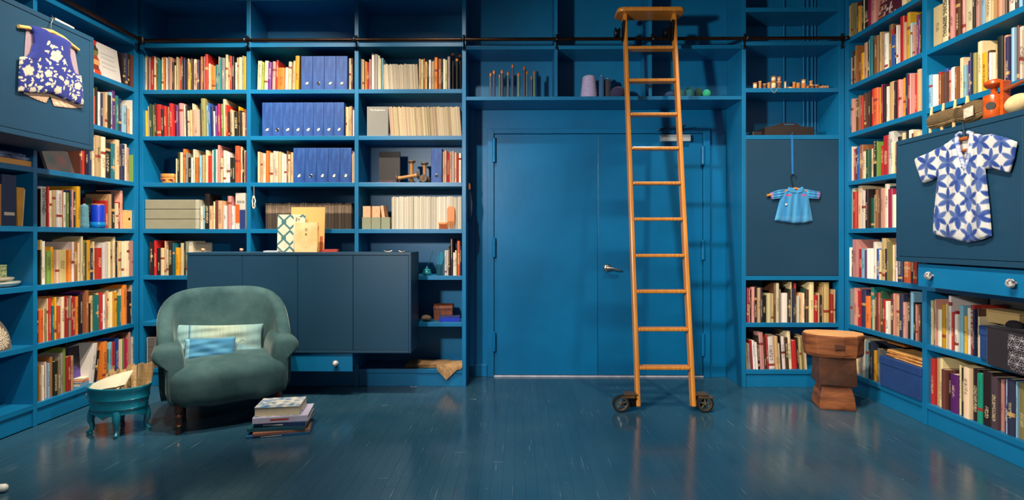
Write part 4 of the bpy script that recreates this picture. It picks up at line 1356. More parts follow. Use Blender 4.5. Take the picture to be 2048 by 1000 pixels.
# ------------------------------------------------------------------ boxes
GREYB = mat('grey_archive_board', (142, 140, 118), 0.7, 0.06, 10)
for k, z in enumerate((0, 1, 2)):
    t, w_ = simple_box('archive_box', ['lowest', 'middle', 'uppermost'][k] + ' grey archive box of the stack of three below the wooden box', 'box', 'B', 290, 397, LV(4) + .0005 + k * .0825, .08, .02, .24, GREYB, 'grey archive boxes')
    MB().box(-w_ / 2, w_ / 2, 0, .25, 0, .0795).build('body', GREYB, t, bevel=.004)
    MB().box(w_ / 2 - .026, w_ / 2 + .0006, -.0006, .2506, .0, .0798).build('cloth_edge', mat('pale_grey_cloth', (178, 176, 156), .8), t, bevel=.003)
for k in range(3):
    t, w_ = simple_box('archive_box', ['lowest', 'middle', 'uppermost'][k] + ' dark grey box stacked behind the armchair arm', 'box', 'B', 294, 400, LV(7) + .0005 + k * .084, .08, .02, .24, GREYB, 'dark grey boxes')
    MB().box(-w_ / 2, w_ / 2, 0, .25, 0, .082).build('body', mat('dark_grey_board', (92, 86, 84), .7, .1, 8), t, bevel=.003)
    MB().box(-w_ / 2 - .0006, -w_ / 2 + .006, -.0006, .25, 0.0, .0824).build('edge', mat('pale_edge', (170, 160, 150), .7), t)

# oval wooden box with horse decoration
HORSEW = mat('pale_bentwood', (214, 140, 66), 0.5, 0.1, 8, stretch=(1, 1, 8), bump=.05)
HORSE = mat('painted_motif', (140, 62, 24), .5)
t = wthing('wooden_box', 'small oval wooden box painted with running horses', 'box', 'B', wx('B', 335, .06), .09, LV(3) + .0004)
MB().lathe([(.066, 0), (.067, .003), (.067, .062), (.066, .064)], 32, sy=.7).build('body', HORSEW, t, smooth=True)
MB().lathe([(.070, .050), (.071, .053), (.071, .074), (.068, .080), (.0, .083)], 32, sy=.7).build('lid', HORSEW, t, smooth=True)
for dx in (-.022, .036):
    m = MB(); ym = -.047 if dx < 0 else -.041
    m.tube([(dx - .02, ym, .028), (dx, ym - .001, .03), (dx + .016, ym, .03)], [.005, .006, .004], 8)
    m.tube([(dx - .018, ym, .03), (dx - .026, ym, .042)], [.004, .003], 6)
    for lx in (-.018, -.010, .008, .014):
        m.tube([(dx + lx, ym, .028), (dx + lx + .006, ym, .012)], [.0025, .0015], 6)
    m.build('horse_motif', HORSE, t, smooth=True)

# white book with orange and blue cover and friends
facing('large white book with orange and blue cover beside grey boxes', 'B', 470, 492, LV(4), .30, .05, .03,
       lambda u, v: (228, 100, 40) if (u < .42 and .15 < v < .68) else (40, 62, 120) if (u > .42 and v < .55) else (60, 56, 54) if (v > .72 and .1 < u < .9 and math.sin(u * 40) > 0 and v < .8) else (216, 206, 196), col=(226, 216, 204), rz=R(-10))
o_ = facing('pale grey picture book standing behind the slate cabinet', 'B', 386, 422, LV(5), .272, .02, .10, lambda u, v: (196, 184, 160) if (u < .75 and v < .80) else (166, 158, 142), col=(170, 160, 146))
facing('tall cream book standing left of the pale grey picture book', 'B', 376, 386, LV(5), .285, .18, .05, lambda u, v: (214, 204, 184), col=(206, 196, 176))
# grey exhibition book
gb = facing('grey exhibition book with white title facing out beside cream magazines', 'B', 734, 776, LV(2), .247, .03, .03,
            lambda u, v: (134, 134, 128), col=(134, 134, 128), rz=0)
text_part(gb, 'The Explorers', .022, (.0, -.001, .212), (PI / 2, 0, 0), mat('white_ink', (235, 232, 225), .5))
# black cloth-covered board
t = facing('black scratched board leaning in the shelf behind the wooden bobbins', 'B', 758, 800, LV(3), .272, .02, .12,
           lambda u, v: (96, 48, 56) if (v < .12 and random.Random(int(u * 40) * 7 + int(v * 40)).random() > .4) else (34, 25, 26), col=(34, 25, 26), name='board', cat='board')
# small grey boxes filled with orange cards
CARD = mat('orange_card_edges', (226, 140, 92), .7, .2, 30, stretch=(30, 1, 1), col2=(236, 196, 160))
for k, (a, b_) in enumerate(((724, 742), (742.5, 761), (762, 780))):
    t, w_ = simple_box('card_box', ['leftmost', 'middle', 'rightmost'][k] + ' small grey box of orange cards below the black board', 'box', 'B', a, b_, LV(4) + .0004, .1, .02, .15, GREYB, 'card boxes')
    bm_ = MB(); bm_.box(-w_ / 2 + .001, w_ / 2 - .001, 0, .004, 0, .098).box(-w_ / 2 + .001, w_ / 2 - .001, .146, .15, 0, .098).box(-w_ / 2 + .001, -w_ / 2 + .005, .004, .146, 0, .098).box(w_ / 2 - .005, w_ / 2 - .001, .004, .146, 0, .098).box(-w_ / 2 + .005, w_ / 2 - .005, .004, .146, 0, .004)
    bm_.build('body', mat('sage_grey_board', (140, 144, 120), .7), t)
    if k < 2:
        MB().box(-w_ / 2 + .006, w_ / 2 - .006, .006, .14, .005, .19).build('cards', CARD, t)
    else:
        MB().box(-.012, .012, .006, .14, .005, .19).build('cards', CARD, t, (-.006, 0, .006), (0, R(-8), 0))

# wooden bobbins
BOBW = mat('old_bobbin_wood', (176, 122, 66), .5, .15, 8, stretch=(1, 1, 5), bump=.08)
BOBD = mat('dark_bobbin_flange', (82, 66, 50), .5, .2, 8)


def bobbin(label, loc, rot, L_=.17, group='wooden bobbins'):
    t = thing('bobbin', label, 'bobbin', loc, 0, group); t.rotation_euler = rot
    MB().lathe([(.018, 0), (.019, .02), (.015, .04), (.015, L_ - .04), (.019, L_ - .02), (.016, L_)], 18).build('shaft', BOBW, t, smooth=True)
    MB().lathe([(.030, 0), (.033, .004), (.033, .011), (.026, .017)], 22).build('flange', BOBD, t, smooth=True)
    MB().lathe([(.026, L_ - .017), (.033, L_ - .011), (.033, L_ - .004), (.030, L_)], 22).build('flange', BOBD, t, smooth=True)
    return t


zz = LV(3) + .0005
bobbin('upright wooden bobbin standing before the black board', wloc('B', wx('B', 823, .08), .085, zz), (0, 0, 0), .19)
bobbin('upright wooden bobbin next to the single blue box file', wloc('B', wx('B', 849, .17), .17, zz), (0, 0, 0), .185)
bobbin('wooden bobbin lying crosswise in front of the upright bobbin', wloc('B', wx('B', 792, .03), .032, zz + .033), (0, R(80), R(6)), .19)
bobbin('wooden bobbin lying end-on toward the room', wloc('B', wx('B', 846, .0), .005, zz + .034), (R(-90), 0, R(-4)), .13)

# comb and little brush
COMBW = mat('orange_boxwood', (206, 120, 44), .4, .1, 8, stretch=(5, 1, 1))
t = wthing('wooden_comb', 'orange wooden comb standing against the white magazines', 'comb', 'B', wx('B', 902, .015), .012, LV(4) + .0004)
pr = []
for k in range(13):
    a = PI * k / 12; pr.append((.031 * math.cos(a), .160 + .03 * math.sin(a)))
pr += [(-.031, .06), (.031, .06)]
m = MB(); m.loft([[(p[0], -.004, p[1]) for p in pr], [(p[0], .004, p[1]) for p in pr]])
m.build('handle', COMBW, t, bevel=.002)
for k in range(7):
    x_ = -.027 + k * .009
    m = MB(); m.loft([[(x_ - .0032, -.003, .0605), (x_ + .0032, -.003, .0605), (x_ + .0032, .003, .0605), (x_ - .0032, .003, .0605)], [(x_ * .9 - .0012, -.001, .008 * abs(k - 3) / 3), (x_ * .9 + .0012, -.001, .008 * abs(k - 3) / 3), (x_ * .9 + .0012, .001, .008 * abs(k - 3) / 3), (x_ * .9 - .0012, .001, .008 * abs(k - 3) / 3)]])
    m.build('tooth', COMBW, t)
t = wthing('small_brush', 'small orange-brown wooden brush lying left of the comb', 'brush', 'B', wx('B', 886, .012), .01, LV(4) + .0004)
MB().box(-.038, .034, 0, .022, .036, .056).build('back', COMBW, t, bevel=.004)
for k in range(6):
    MB().box(-.034 + k * .012, -.025 + k * .012, .002, .02, 0, .0355).build('bristle_tuft', mat('rust_bristles', (170, 84, 36), .7, .2, 40), t, bevel=.001)

# three dark capped tubes on the top shelf
COPPER = mat('copper_cap', (206, 118, 52), .35, .15, 20, metal=.4)
for k, (px, py, c) in enumerate(((906, 107, (22, 16, 18)), (914, 118, (28, 22, 24)), (920, 110, (22, 16, 18)))):
    y_ = .05 + (.05 if k != 1 else 0)
    t = wthing('capped_tube', '%s black tube with copper cap at the top shelf right end' % ['left', 'middle', 'right'][k], 'tube', 'B', wx('B', px, y_), y_, LV(1) + .0004, 0, 'capped tubes')
    h_ = wz('B', px, py, y_) - LV(1)
    MB().lathe([(.013, 0), (.0135, .003), (.0135, h_ - .02)], 14).build('body', mat('black_tube', (20, 15, 17), .4), t, smooth=True)
    MB().lathe([(.0138, h_ - .02), (.0138, h_ - .006), (.010, h_), (0, h_)], 14).build('cap', COPPER, t, smooth=True)

# ------------------------------------------------------------------ things on top of the slate cabinet
ct = CABTOP + .0004
TY_ = -CP
TANC = mat('tan_card', (226, 172, 104), .65, .05, 6)
t = wthing('folder', 'plain tan card folder standing behind the patterned book', 'folder', 'B', wx('B', 614, -.14), -.14, ct)
w_ = wx('B', 648, -.14) - wx('B', 580, -.14); h_ = wz('B', 614, 414, -.14) - CABTOP
MB().box(-w_ / 2, w_ / 2, 0, .004, 0, h_).box(-w_ / 2, w_ / 2, .0045, .008, 0, h_ - .004).build('leaf', TANC, t, rot=(R(-4), 0, 0), bevel=.0008)
MB().box(w_ / 2 - .036, w_ / 2 - .012, -.0025, -.0004, .004, .125).build('cloth_tab', mat('rust_cloth', (170, 84, 40), .8), t, rot=(R(-4), 0, 0))


def lattice(u, v):
    # interlaced hexagon lattice, grey-green on cream
    x_ = (u * 2.2) % 1 - .5; y_ = (v * 2.35 + .12) % 1 - .5
    a = abs(abs(x_) - (.26 + .0 * y_)) if abs(y_) < .16 else abs(abs(y_) - .16 - (.5 - abs(x_)) * .62 + .14)
    dd = abs(abs(x_) * .75 + abs(y_) - .44)
    if dd < .085 or (abs(y_) > .40 and abs(x_) < .2): return (72, 118, 122)
    if abs(x_) < .25 and abs(y_) < .2 and (math.sin(u * 190) * math.sin(v * 190)) > .3: return (196, 184, 160)
    return (226, 218, 192)


def jbook(u, v):
    if u > .58 and .08 < v < .92 and u < .9:
        g = random.Random(int(v * 26) * 31 + int(u * 60)).random()
        if .66 < u < .82 and g > .55 and int(v * 26) % 5 != 0: return (70, 66, 58)
        return (228, 216, 184)
    return lattice(u, v)


pb = facing('cream and grey-green lattice patterned book standing on the slate cabinet', 'B', 554, 609, ct, wz('B', 580, 429, -.19) - CABTOP, .03, -.19, jbook, 3, col=(206, 190, 150), nx=90, nz=110)
NOTE = mat('foxed_old_paper', (228, 202, 150), .8, .1, 7, col2=(206, 168, 104))
t = wthing('notebook', 'stained old notebook with two black characters on slate cabinet', 'notebook', 'B', wx('B', 611, -.26), -.26, ct)
w_ = wx('B', 634, -.26) - wx('B', 589, -.26); h_ = wz('B', 611, 445, -.26) - CABTOP
MB().box(-w_ / 2, w_ / 2, 0, .016, 0, h_).build('body', NOTE, t, rot=(R(-5), 0, 0), bevel=.002)
MB().box(w_ / 2 - .022, w_ / 2 + .006, .003, .014, .0, h_ * .92).build('frayed_spine', mat('frayed_paper', (190, 140, 80), .85, .3, 14), t, rot=(R(-5), 0, 0), bevel=.003)
ins = []
u_ = .0085
ink = MB()
zc, xc = h_ * .76, .0
for (x0, x1, z0, z1) in ((-1, -.75, -1.15, 1.15), (.75, 1, -1.15, 1.15), (-1, 1, .95, 1.2), (-1, 1, -.1, .12), (-1, 1, -1.2, -.95)):
    ink.box(xc + x0 * u_, xc + x1 * u_, -.0008, -.0001, zc + z0 * u_, zc + z1 * u_)
zc = h_ * .60
for (x0, x1, z0, z1) in ((-1.1, 1.1, .45, .7), (-.12, .12, -1.2, 1.2), (-.5, .5, -.75, -.52)):
    ink.box(xc + x0 * u_, xc + x1 * u_, -.0008, -.0001, zc + z0 * u_, zc + z1 * u_)
for sx in (-1, 1):
    ink.M = Matrix.Translation((xc + sx * .6 * u_, -.0005, zc - .1 * u_)) @ Matrix.Rotation(sx * R(38), 4, 'Y')
    ink.box(-.12 * u_, .12 * u_, -.0003, .0004, -.9 * u_, .75 * u_)
ink.M = Matrix.Identity(4)
ink.box(-.0015, .0015, -.0008, -.0001, h_ * .16, h_ * .19)
ink.build('characters', mat('black_ink', (34, 30, 28), .6), t, rot=(R(-5), 0, 0))
flat_book('book', 'small red book lying on the slate cabinet', wloc('B', wx('B', 660, -.12), -.12, ct), R(8), .13, .10, .02, (186, 66, 54))
flat_book('book', 'pale blue-grey booklet lying under the lattice patterned book', wloc('B', wx('B', 545, -.25), -.25, ct), R(4), .11, .08, .012, (180, 190, 200))
SHELL = mat('pink_shell', (226, 178, 150), .4, .2, 20, col2=(196, 120, 90))
for px, py, lb in ((402, 503, 'small pinkish shell at the left end of the slate cabinet'), (479, 501, 'small pinkish shell near the middle of the slate cabinet top')):
    m = MB()
    m.lathe([(.0, .0), (.010, .003), (.015, .010), (.012, .018), (.006, .026), (0, .032)], 14, sy=.8)
    o = m.build('seashell', SHELL, None, wloc('B', wx('B', px, -.2), -.2, ct + .0125), (0, R(72), R(30)), smooth=True); tag(o, lb, 'shell')
for px, lb, sg in ((776, 'left curled paper scrap on the slate cabinet top', 1), (805, 'right curled paper scrap on the slate cabinet top', -1)):
    m = MB(); rr_ = []
    for k in range(9):
        a = -.9 + 1.8 * k / 8
        rr_.append([(.035 * a, -.012, .012 * a * a + .001), (.035 * a, .012, .012 * a * a + .002 * sg + .001), (.035 * a, .012, .012 * a * a + .002 * sg + .003), (.035 * a, -.012, .012 * a * a + .003)])
    m.loft(rr_); o = m.build('paper_scrap', mat('cream_paper', (226, 208, 176), .8), None, wloc('B', wx('B', px, -.2), -.2, ct), (0, 0, R(20 * sg)), smooth=True)
    tag(o, lb, 'paper')

# jar with a stick, reed glass
TEALC = mat('teal_ceramic', (20, 134, 150), .3, .15, 14, coat=.4)
t = wthing('lidded_jar', 'small teal lidded jar with a stick beside slate cabinet', 'jar', 'B', wx('B', 854, .05), .05, LV(5) + .0004)
MB().lathe([(.024, 0), (.034, .006), (.037, .020), (.033, .032), (.028, .036)], 24).build('body', TEALC, t, smooth=True)
MB().lathe([(.031, .036), (.032, .041), (.026, .050), (.012, .056), (.008, .060), (.010, .066), (.006, .072), (0, .073)], 24).build('lid', TEALC, t, smooth=True)
MB().tube([(.004, 0, .07), (.05, .01, .21)], .0022, 6).build('stick', mat('dark_teal_stick', (20, 70, 90), .5), t)
t = wthing('reed_glass', 'small tumbler of teal reeds next to the lidded jar', 'glass', 'B', wx('B', 879, .06), .06, LV(5) + .0004)
GLASS = mat('smoky_teal_glass', (60, 140, 160), .12, .05, 5, coat=.5)
GLASS.node_tree.nodes['Principled BSDF'].inputs['Transmission Weight'].default_value = .75
MB().lathe([(.022, 0), (.026, .004), (.028, .09), (.026, .09), (.023, .008), (0, .006)], 24, cap1=False).build('tumbler', GLASS, t, smooth=True)
rg = random.Random(5)
for k in range(13):
    a = rg.uniform(0, 6.28); b_ = rg.uniform(0, 6.28); r_ = rg.uniform(.03, .065)
    MB().tube([(.014 * math.cos(a), .014 * math.sin(a), .008), (.02 * math.cos(b_), .02 * math.sin(b_), .09), (r_ * math.cos(b_), r_ * math.sin(b_) * .7, rg.uniform(.15, .20))], .0016, 6).build('reed', mat('teal_reed', (40, 150, 180), .5), t)

# little chest, stone, blue tray
t = wthing('wooden_chest', 'small dark brown carved wooden chest on lower shelf', 'chest', 'B', wx('B', 886, .12), .12, LV(6) + .0004)
CHW = mat('dark_carved_chest', (112, 52, 24), .5, .2, 26, bump=.5, bscale=70, col2=(72, 34, 18))
w_ = wx('B', 905, .12) - wx('B', 867, .12)
MB().box(-w_ / 2, w_ / 2, 0, .11, 0.012, .085).box(-w_ / 2 - .004, w_ / 2 + .004, -.004, .114, 0, .012).build('body', CHW, t, bevel=.003)
m = MB(); m.loft([[(-w_ / 2 - .003 + q * .0, y_, z_) for y_, z_ in ((-.003, .0855), (.113, .0855), (.113, .11), (.08, .135), (.03, .135), (-.003, .11))], [(w_ / 2 + .003, y_, z_) for y_, z_ in ((-.003, .0855), (.113, .0855), (.113, .11), (.08, .135), (.03, .135), (-.003, .11))]])
m.build('lid', CHW, t, bevel=.004)
m = MB(); rr_ = []
rg = random.Random(9)
for i in range(9):
    ph = -PI / 2 + PI * i / 8
    rr_.append([(.042 * math.cos(ph) * math.cos(2 * PI * k / 14) * (1 + .12 * math.sin(3 * k + i)), .03 * math.cos(ph) * math.sin(2 * PI * k / 14), .024 + .024 * math.sin(ph) * (1 + .2 * math.sin(k + 1))) for k in range(14)])
m.loft(rr_); o = m.build('pebble', mat('mottled_stone', (120, 100, 84), .8, .3, 24, bump=.3), None, wloc('B', wx('B', 853, .05), .05, LV(6) + .003), smooth=True)
tag(o, 'mottled rough pebble left of the small wooden chest', 'stone')
t = wthing('blue_box', 'flat cobalt blue box in front of the small wooden chest', 'box', 'B', wx('B', 899, .03), .03, LV(6) + .0004, R(4))
MB().box(-.085, .085, 0, .07, 0, .036).build('body', mat('cobalt_board', (26, 50, 168), .4), t, bevel=.002)
MB().box(-.087, .087, -.002, .072, .0362, .046).build('lid', mat('navy_board', (30, 40, 92), .45), t, bevel=.002)

# folded textiles on the lowest shelf
BURL = mat('striped_burlap', (190, 150, 104), .9, .15, 50, stretch=(1, 8, 1), bump=.4, bscale=200, col2=(150, 112, 72))
t = wthing('folded_textile', 'folded tan woven textile on the lowest shelf under cabinet', 'textile', 'B', wx('B', 850, .05), .05, LV(7) + .0004)
for k in range(3):
    m = MB(); rr_ = []
    for i in range(15):
        u = i / 14; x_ = -.16 + .34 * u; e = .006 * math.sin(9 * u + k)
        rr_.append([(x_, -.01 + e, k * .011), (x_, -.018 + e, k * .011 + .005), (x_, -.01 + e, k * .011 + .010), (x_, .17, k * .011 + .010 + .002 * math.sin(7 * u)), (x_, .17, k * .011)])
    m.loft(rr_); m.build('fold', BURL, t, (-.01 + .008 * k, 0, 0), smooth=True, angle=60)
t = wthing('draped_cloth', 'striped burlap corner hanging over the lowest shelf edge', 'cloth', 'B', wx('B', 899, -.004), -.004, LV(7) + .035)
m = MB(); rr_ = []
for i in range(17):
    u = i / 16; x_ = -.105 + .21 * u
    low = -.085 * max(0, 1 - abs(u - .38) / .45) - .036
    wv = .004 * math.sin(14 * u)
    rr_.append([(x_, .16, .001), (x_, .0, .004), (x_, -.008 + wv, .0), (x_, -.010 + wv, low * .5), (x_ * .9, -.008 + wv, low), (x_ * .9, -.005 + wv, low), (x_, -.005 + wv, low * .5), (x_, -.003 + wv, -.002), (x_, .0, .001), (x_, .16, -.002)])
m.loft(rr_); m.build('sheet', BURL, t, smooth=True, angle=60)

# ornament hanging from a shelf edge
t = thing('hanging_ornament', 'small white twisted cord ornament hanging from a shelf', 'ornament', wloc('B', wx('B', 507, -.012), -.004, LV(3) - .03))
CORD = mat('white_cord', (222, 206, 186), .8, .1, 30)
m = MB(); m.tube([(0, 0, .0), (.001, -.002, -.085)], .0012, 6); m.build('string', CORD, t)
m = MB(); pts = []
for k in range(33):
    a = 2 * PI * k / 32; pts.append((.011 * math.sin(a) + .002 * math.sin(6 * a), -.004 + .002 * math.cos(5 * a), -.135 + .05 * math.cos(a)))
m.tube(pts, .0045, 8, cap=False); m.build('loop', CORD, t, smooth=True)

# things hanging inside the door niche
t = thing('hanging_tools', 'bundle of dark tools hanging on niche side left of door', 'tools', (NX0 + .003, YF + .10, PY(940, 350, YF + .1).z))
m = MB(); m.tube([(.004, 0, 0), (.012, -.004, -.04), (.02, -.004, -.2), (.012, 0, -.36), (.006, .002, -.40)], [.002, .004, .008, .005, .003], 8)
m.build('leather_strap', mat('dark_leather', (44, 32, 28), .5), t, smooth=True)
m = MB(); m.lathe([(.0, -.03), (.009, -.024), (.012, 0), (.009, .024), (0, .03)], 14, (.016, -.012, -.10)); m.build('amber_bead', mat('amber', (196, 120, 40), .25, .2, 20), t, smooth=True)
m = MB(); m.tube([(.02, .008, -.12), (.035, .01, -.24), (.03, .012, -.33), (.022, .012, -.35)], [.003, .006, .005, .002], 8); m.build('scissor_blade', CHROME, t, smooth=True)

# ------------------------------------------------------------------ spindles and yarn over the door
SPIN = mat('slate_spindle', (70, 92, 108), .45, .15, 10, stretch=(1, 1, 6))
nm = ['first', 'second', 'third', 'fourth', 'fifth', 'sixth', 'seventh', 'eighth', 'ninth', 'tenth', 'eleventh']
for k, (px, py, rr_) in enumerate(((981, 146, .010), (988, 141, .012), (999, 149, .008), (1004, 140, .0125), (1016, 144, .011), (1025, 129, .010), (1037, 146, .012), (1048.5, 133, .010), (1054, 142, .010), (1063, 152, .009), (1068.5, 142, .010))):
    y_ = .05 + (.04 if k in (2, 4) else 0) + .01 * (k % 3)
    t = wthing('spindle', '%s slate blue spindle from left on shelf over door' % nm[k], 'spindle', 'B', wx('B', px, y_), y_, ODZ + .0004, 0, 'slate spindles')
    h_ = wz('B', px, py, y_) - ODZ
    MB().lathe([(rr_, 0), (rr_ * 1.02, .004), (rr_, h_ - .03)], 14).build('shaft', mat('slate_spindle_%d' % (k % 4), [(70, 92, 108), (58, 72, 104), (92, 116, 104), (64, 70, 84)][k % 4], .45, .15, 10, stretch=(1, 1, 6)), t, smooth=True)
    MB().lathe([(rr_ * .98, h_ - .03), (rr_ * .9, h_ - .008), (rr_ * .5, h_), (0, h_)], 14).build('tip', COPPER, t, smooth=True)


def yarn_mat(name, c):
    m = mat(name, c, .85, .18, 30, stretch=(1, 1, 14), bump=.6, bscale=30, sheen=.3)
    return m


def cone(label, px, w0, w1, pytop, c, wall='B', y=.1, lvlz=None, name='yarn_cone'):
    z = ODZ if lvlz is None else lvlz
    t = wthing(name, label, 'yarn', wall, wx(wall, px, y), y, z + .0004)
    h_ = wz(wall, px, pytop, y) - z
    pf = [(w0 * .9, 0), (w0, .008)]
    for k in range(1, 13):
        f = k / 12; pf.append((w0 + (w1 - w0) * f + (.0015 if k % 2 else -.0012), .008 + (h_ - .018) * f))
    pf += [(w1 * .8, h_ - .004), (w1 * .45, h_), (w1 * .3, h_ - .01), (0, h_ - .01)]
    MB().lathe(pf, 26).build('winding', yarn_mat('yarn_%d_%d_%d' % c, c), t, smooth=True)
    MB().lathe([(w1 * .3, h_ - .012), (w1 * .33, h_ + .004), (w1 * .25, h_ + .005), (0, h_ + .003)], 16).build('tube_end', mat('card_tube', (196, 190, 190), .7), t, smooth=True)
    return t


cone('large lavender yarn cone on the shelf over the door', 1178, .072, .053, 152, (176, 166, 206))
cone('slim blue thread cone beside the lavender yarn cone', 1203, .024, .021, 152, (44, 96, 140))
cone('slim dark grey thread cone between blue cone and dark ball', 1215, .029, .025, 158, (58, 58, 72), y=.13)


def ball(label, px, py0, rx, rz_, c, wall='B', y=.1, z=None):
    t = wthing('yarn_ball', label, 'yarn', wall, wx(wall, px, y), y, (ODZ if z is None else z) + .0004)
    rr_ = []
    for i in range(17):
        ph = -PI / 2 + PI * i / 16
        rr_.append([((rx * math.cos(ph) * (1 + .03 * math.sin(5 * a + 9 * ph))) * math.cos(a), rx * math.cos(ph) * math.sin(a), rz_ + rz_ * math.sin(ph) * .99) for a in [2 * PI * k / 26 for k in range(26)]])
    m = MB(); m.loft(rr_); m.build('winding', yarn_mat('yarn_%d_%d_%d' % c, c), t, smooth=True)
    m = MB(); pts = []
    for k in range(90):
        f = k / 89; ph = -1.1 + 2.2 * f; a = f * 2 * PI * 7
        pts.append((1.01 * rx * math.cos(ph) * math.cos(a), 1.01 * rx * math.cos(ph) * math.sin(a), rz_ + 1.0 * rz_ * math.sin(ph)))
    m.tube(pts, .0022, 5); m.build('strand', yarn_mat('yarnb_%d_%d_%d' % c, tuple(min(255, int(q * 1.15 + 8)) for q in c)), t, smooth=True)
    return t


ball('dark purple yarn ball behind the ladder rail over the door', 1236, 168, .062, .052, (48, 42, 78))
ball('dark blue yarn ball at the left of the green balls', 1340, 182, .040, .026, (28, 66, 104), y=.07)
ball('deep teal yarn ball partly behind the ladder', 1362, 172, .030, .043, (24, 92, 104))
ball('blue-green yarn ball third from left over the door', 1379, 168, .034, .052, (22, 104, 112))
ball('dark moss green yarn ball beside the bright green one', 1397, 170, .032, .048, (44, 92, 76))
ball('bright sea green yarn ball, rightmost over the door', 1413, 178, .034, .034, (36, 168, 128), y=.06)

# ------------------------------------------------------------------ spools, toolbox, pipes in the right column
for k, px in enumerate((1568.5, 1608, 1616.5, 1625, 1631)):
    x_ = wx('B', px, DEP - .03)
    o = MB().lathe([(.008, LV(5) + .0), (.008, 3.9)], 12).build('conduit_pipe', PAINT, None, (x_, YF + DEP - .024, 0), smooth=True)
    tag(o, '%s blue painted conduit pipe from left behind the spools' % nm[k], 'pipe', 'conduit pipes')
SPW = [mat('spool_maple', (226, 172, 112), .5, .15, 12), mat('spool_amber', (196, 126, 58), .45, .15, 12), mat('spool_pink', (214, 150, 120), .5, .15, 12), mat('spool_brown', (120, 66, 36), .45, .2, 12), mat('spool_cream', (236, 210, 166), .55, .1, 12)]


def spool(label, px, w, h, mi, z=0.0, y=.04, lying=False, fl=1.25):
    t = wthing('thread_spool', label, 'spool', 'B', wx('B', px, y), y, LV(1) + .0005 + z, 0, 'wooden thread spools')
    r_ = w / 2
    if lying: t.rotation_euler = (0, R(90), R(8)); t.location.z += r_ * fl; t.location.x -= h / 2
    pf = [(r_ * fl * .9, 0), (r_ * fl, .002), (r_ * fl, .005), (r_ * .85, .009)]
    MB().lathe(pf, 18).build('flange', SPW[(mi + 1) % 2], t, smooth=True)
    MB().lathe([(r_ * .85, .009), (r_, .012), (r_ * 1.03, h * .5), (r_, h - .012), (r_ * .85, h - .009)], 18).build('thread', SPW[mi], t, smooth=True)
    MB().lathe([(r_ * .85, h - .009), (r_ * fl, h - .005), (r_ * fl, h - .002), (r_ * fl * .9, h)], 18).build('flange', SPW[(mi + 1) % 2], t, smooth=True)


for q in ((('plump cream spool at far left of the spool row'), 1510, .030, .052, 4), ('tall narrow amber spool second in the spool row', 1520, .022, .066, 1), ('small brown spool third in the spool row', 1529, .024, .044, 3),
          ('amber spool left of the double-stacked cream spools', 1537.5, .024, .052, 1), ('lower cream spool of the left stacked pair', 1547, .036, .060, 4), ('upper cream spool of the left stacked pair', 1547, .034, .044, 4, .0605),
          ('dark brown spool under the pink spool', 1558, .034, .058, 3), ('pink spool stacked on the dark brown spool', 1558, .026, .042, 2, .0585), ('thin cream spool right of the dark brown spool', 1570.5, .014, .064, 4),
          ('amber spool under the lying cream spool', 1588, .022, .058, 1), ('amber ring-marked spool right of the lying pair', 1596, .030, .050, 1), ('lower amber spool of the right stacked pair', 1607, .036, .038, 1),
          ('upper cream spool of the right stacked pair', 1607, .030, .040, 4, .0385), ('low amber spool beside the right stacked pair', 1615.5, .024, .024, 2), ('brown spool under the small amber cap spool', 1624, .030, .032, 3),
          ('small amber spool on top of the brown spool', 1622, .024, .034, 1, .0325), ('small brown spool near the right end of the row', 1633, .026, .034, 3)):
    spool(*q)
spool('cream spool lying on its side mid row', 1580, .018, .042, 4, lying=True)
spool('pale spool lying on its side near the right end', 1641, .022, .034, 2, lying=True)
spool('pale spool lying with ring end out at far right', 1650, .026, .05, 2, lying=True)
t = wthing('loose_thread', 'thin cream thread looping down from the spool shelf', 'thread', 'B', wx('B', 1548, -.002), -.003, LV(1))
MB().tube([(-.03 + .01 * k - .0, -.001, -.045 * math.sin(PI * k / 6) + .004) for k in range(7)], .0012, 6).build('strand', mat('cream_thread', (206, 196, 170), .8), t)

TOOLB = mat('black_metal_box', (40, 32, 30), .5, .2, 8)
t = wthing('toolbox', 'flat black carrying case with peaked top handle', 'case', 'B', wx('B', 1578, .06), .06, LV(2) + .0004)
a0, a1 = wx('B', 1531, .03) - wx('B', 1578, .06), wx('B', 1628, .03) - wx('B', 1578, .06)
MB().box(a0, a1, -.03, .17, 0, .072).build('body', TOOLB, t, bevel=.002)
MB().box(a0 - .086, a0 - .001, .02, .17, 0, .045).build('side_tray', TOOLB, t, bevel=.01)
m = MB(); pr = [(a0 + .002, .0722), (a1 - .002, .0722), (a1 - .09, .082), (.055, .112), (-.055, .112), (a0 + .08, .088)]
m.loft([[(p[0], -.002, p[1]) for p in pr], [(p[0], .006, p[1]) for p in pr]]); m.build('handle_plate', TOOLB, t)
MB().box(-.042, .042, -.0035, -.0022, .092, .103).build('hand_slot', mat('slot_blue', (30, 76, 110), .6), t, bevel=.0004)
MB().box(a0 - .0006, a1 + .0006, -.0308, -.0302, .0, .003).build('chalk_line', mat('pale_edge_line', (190, 180, 165), .7), t)

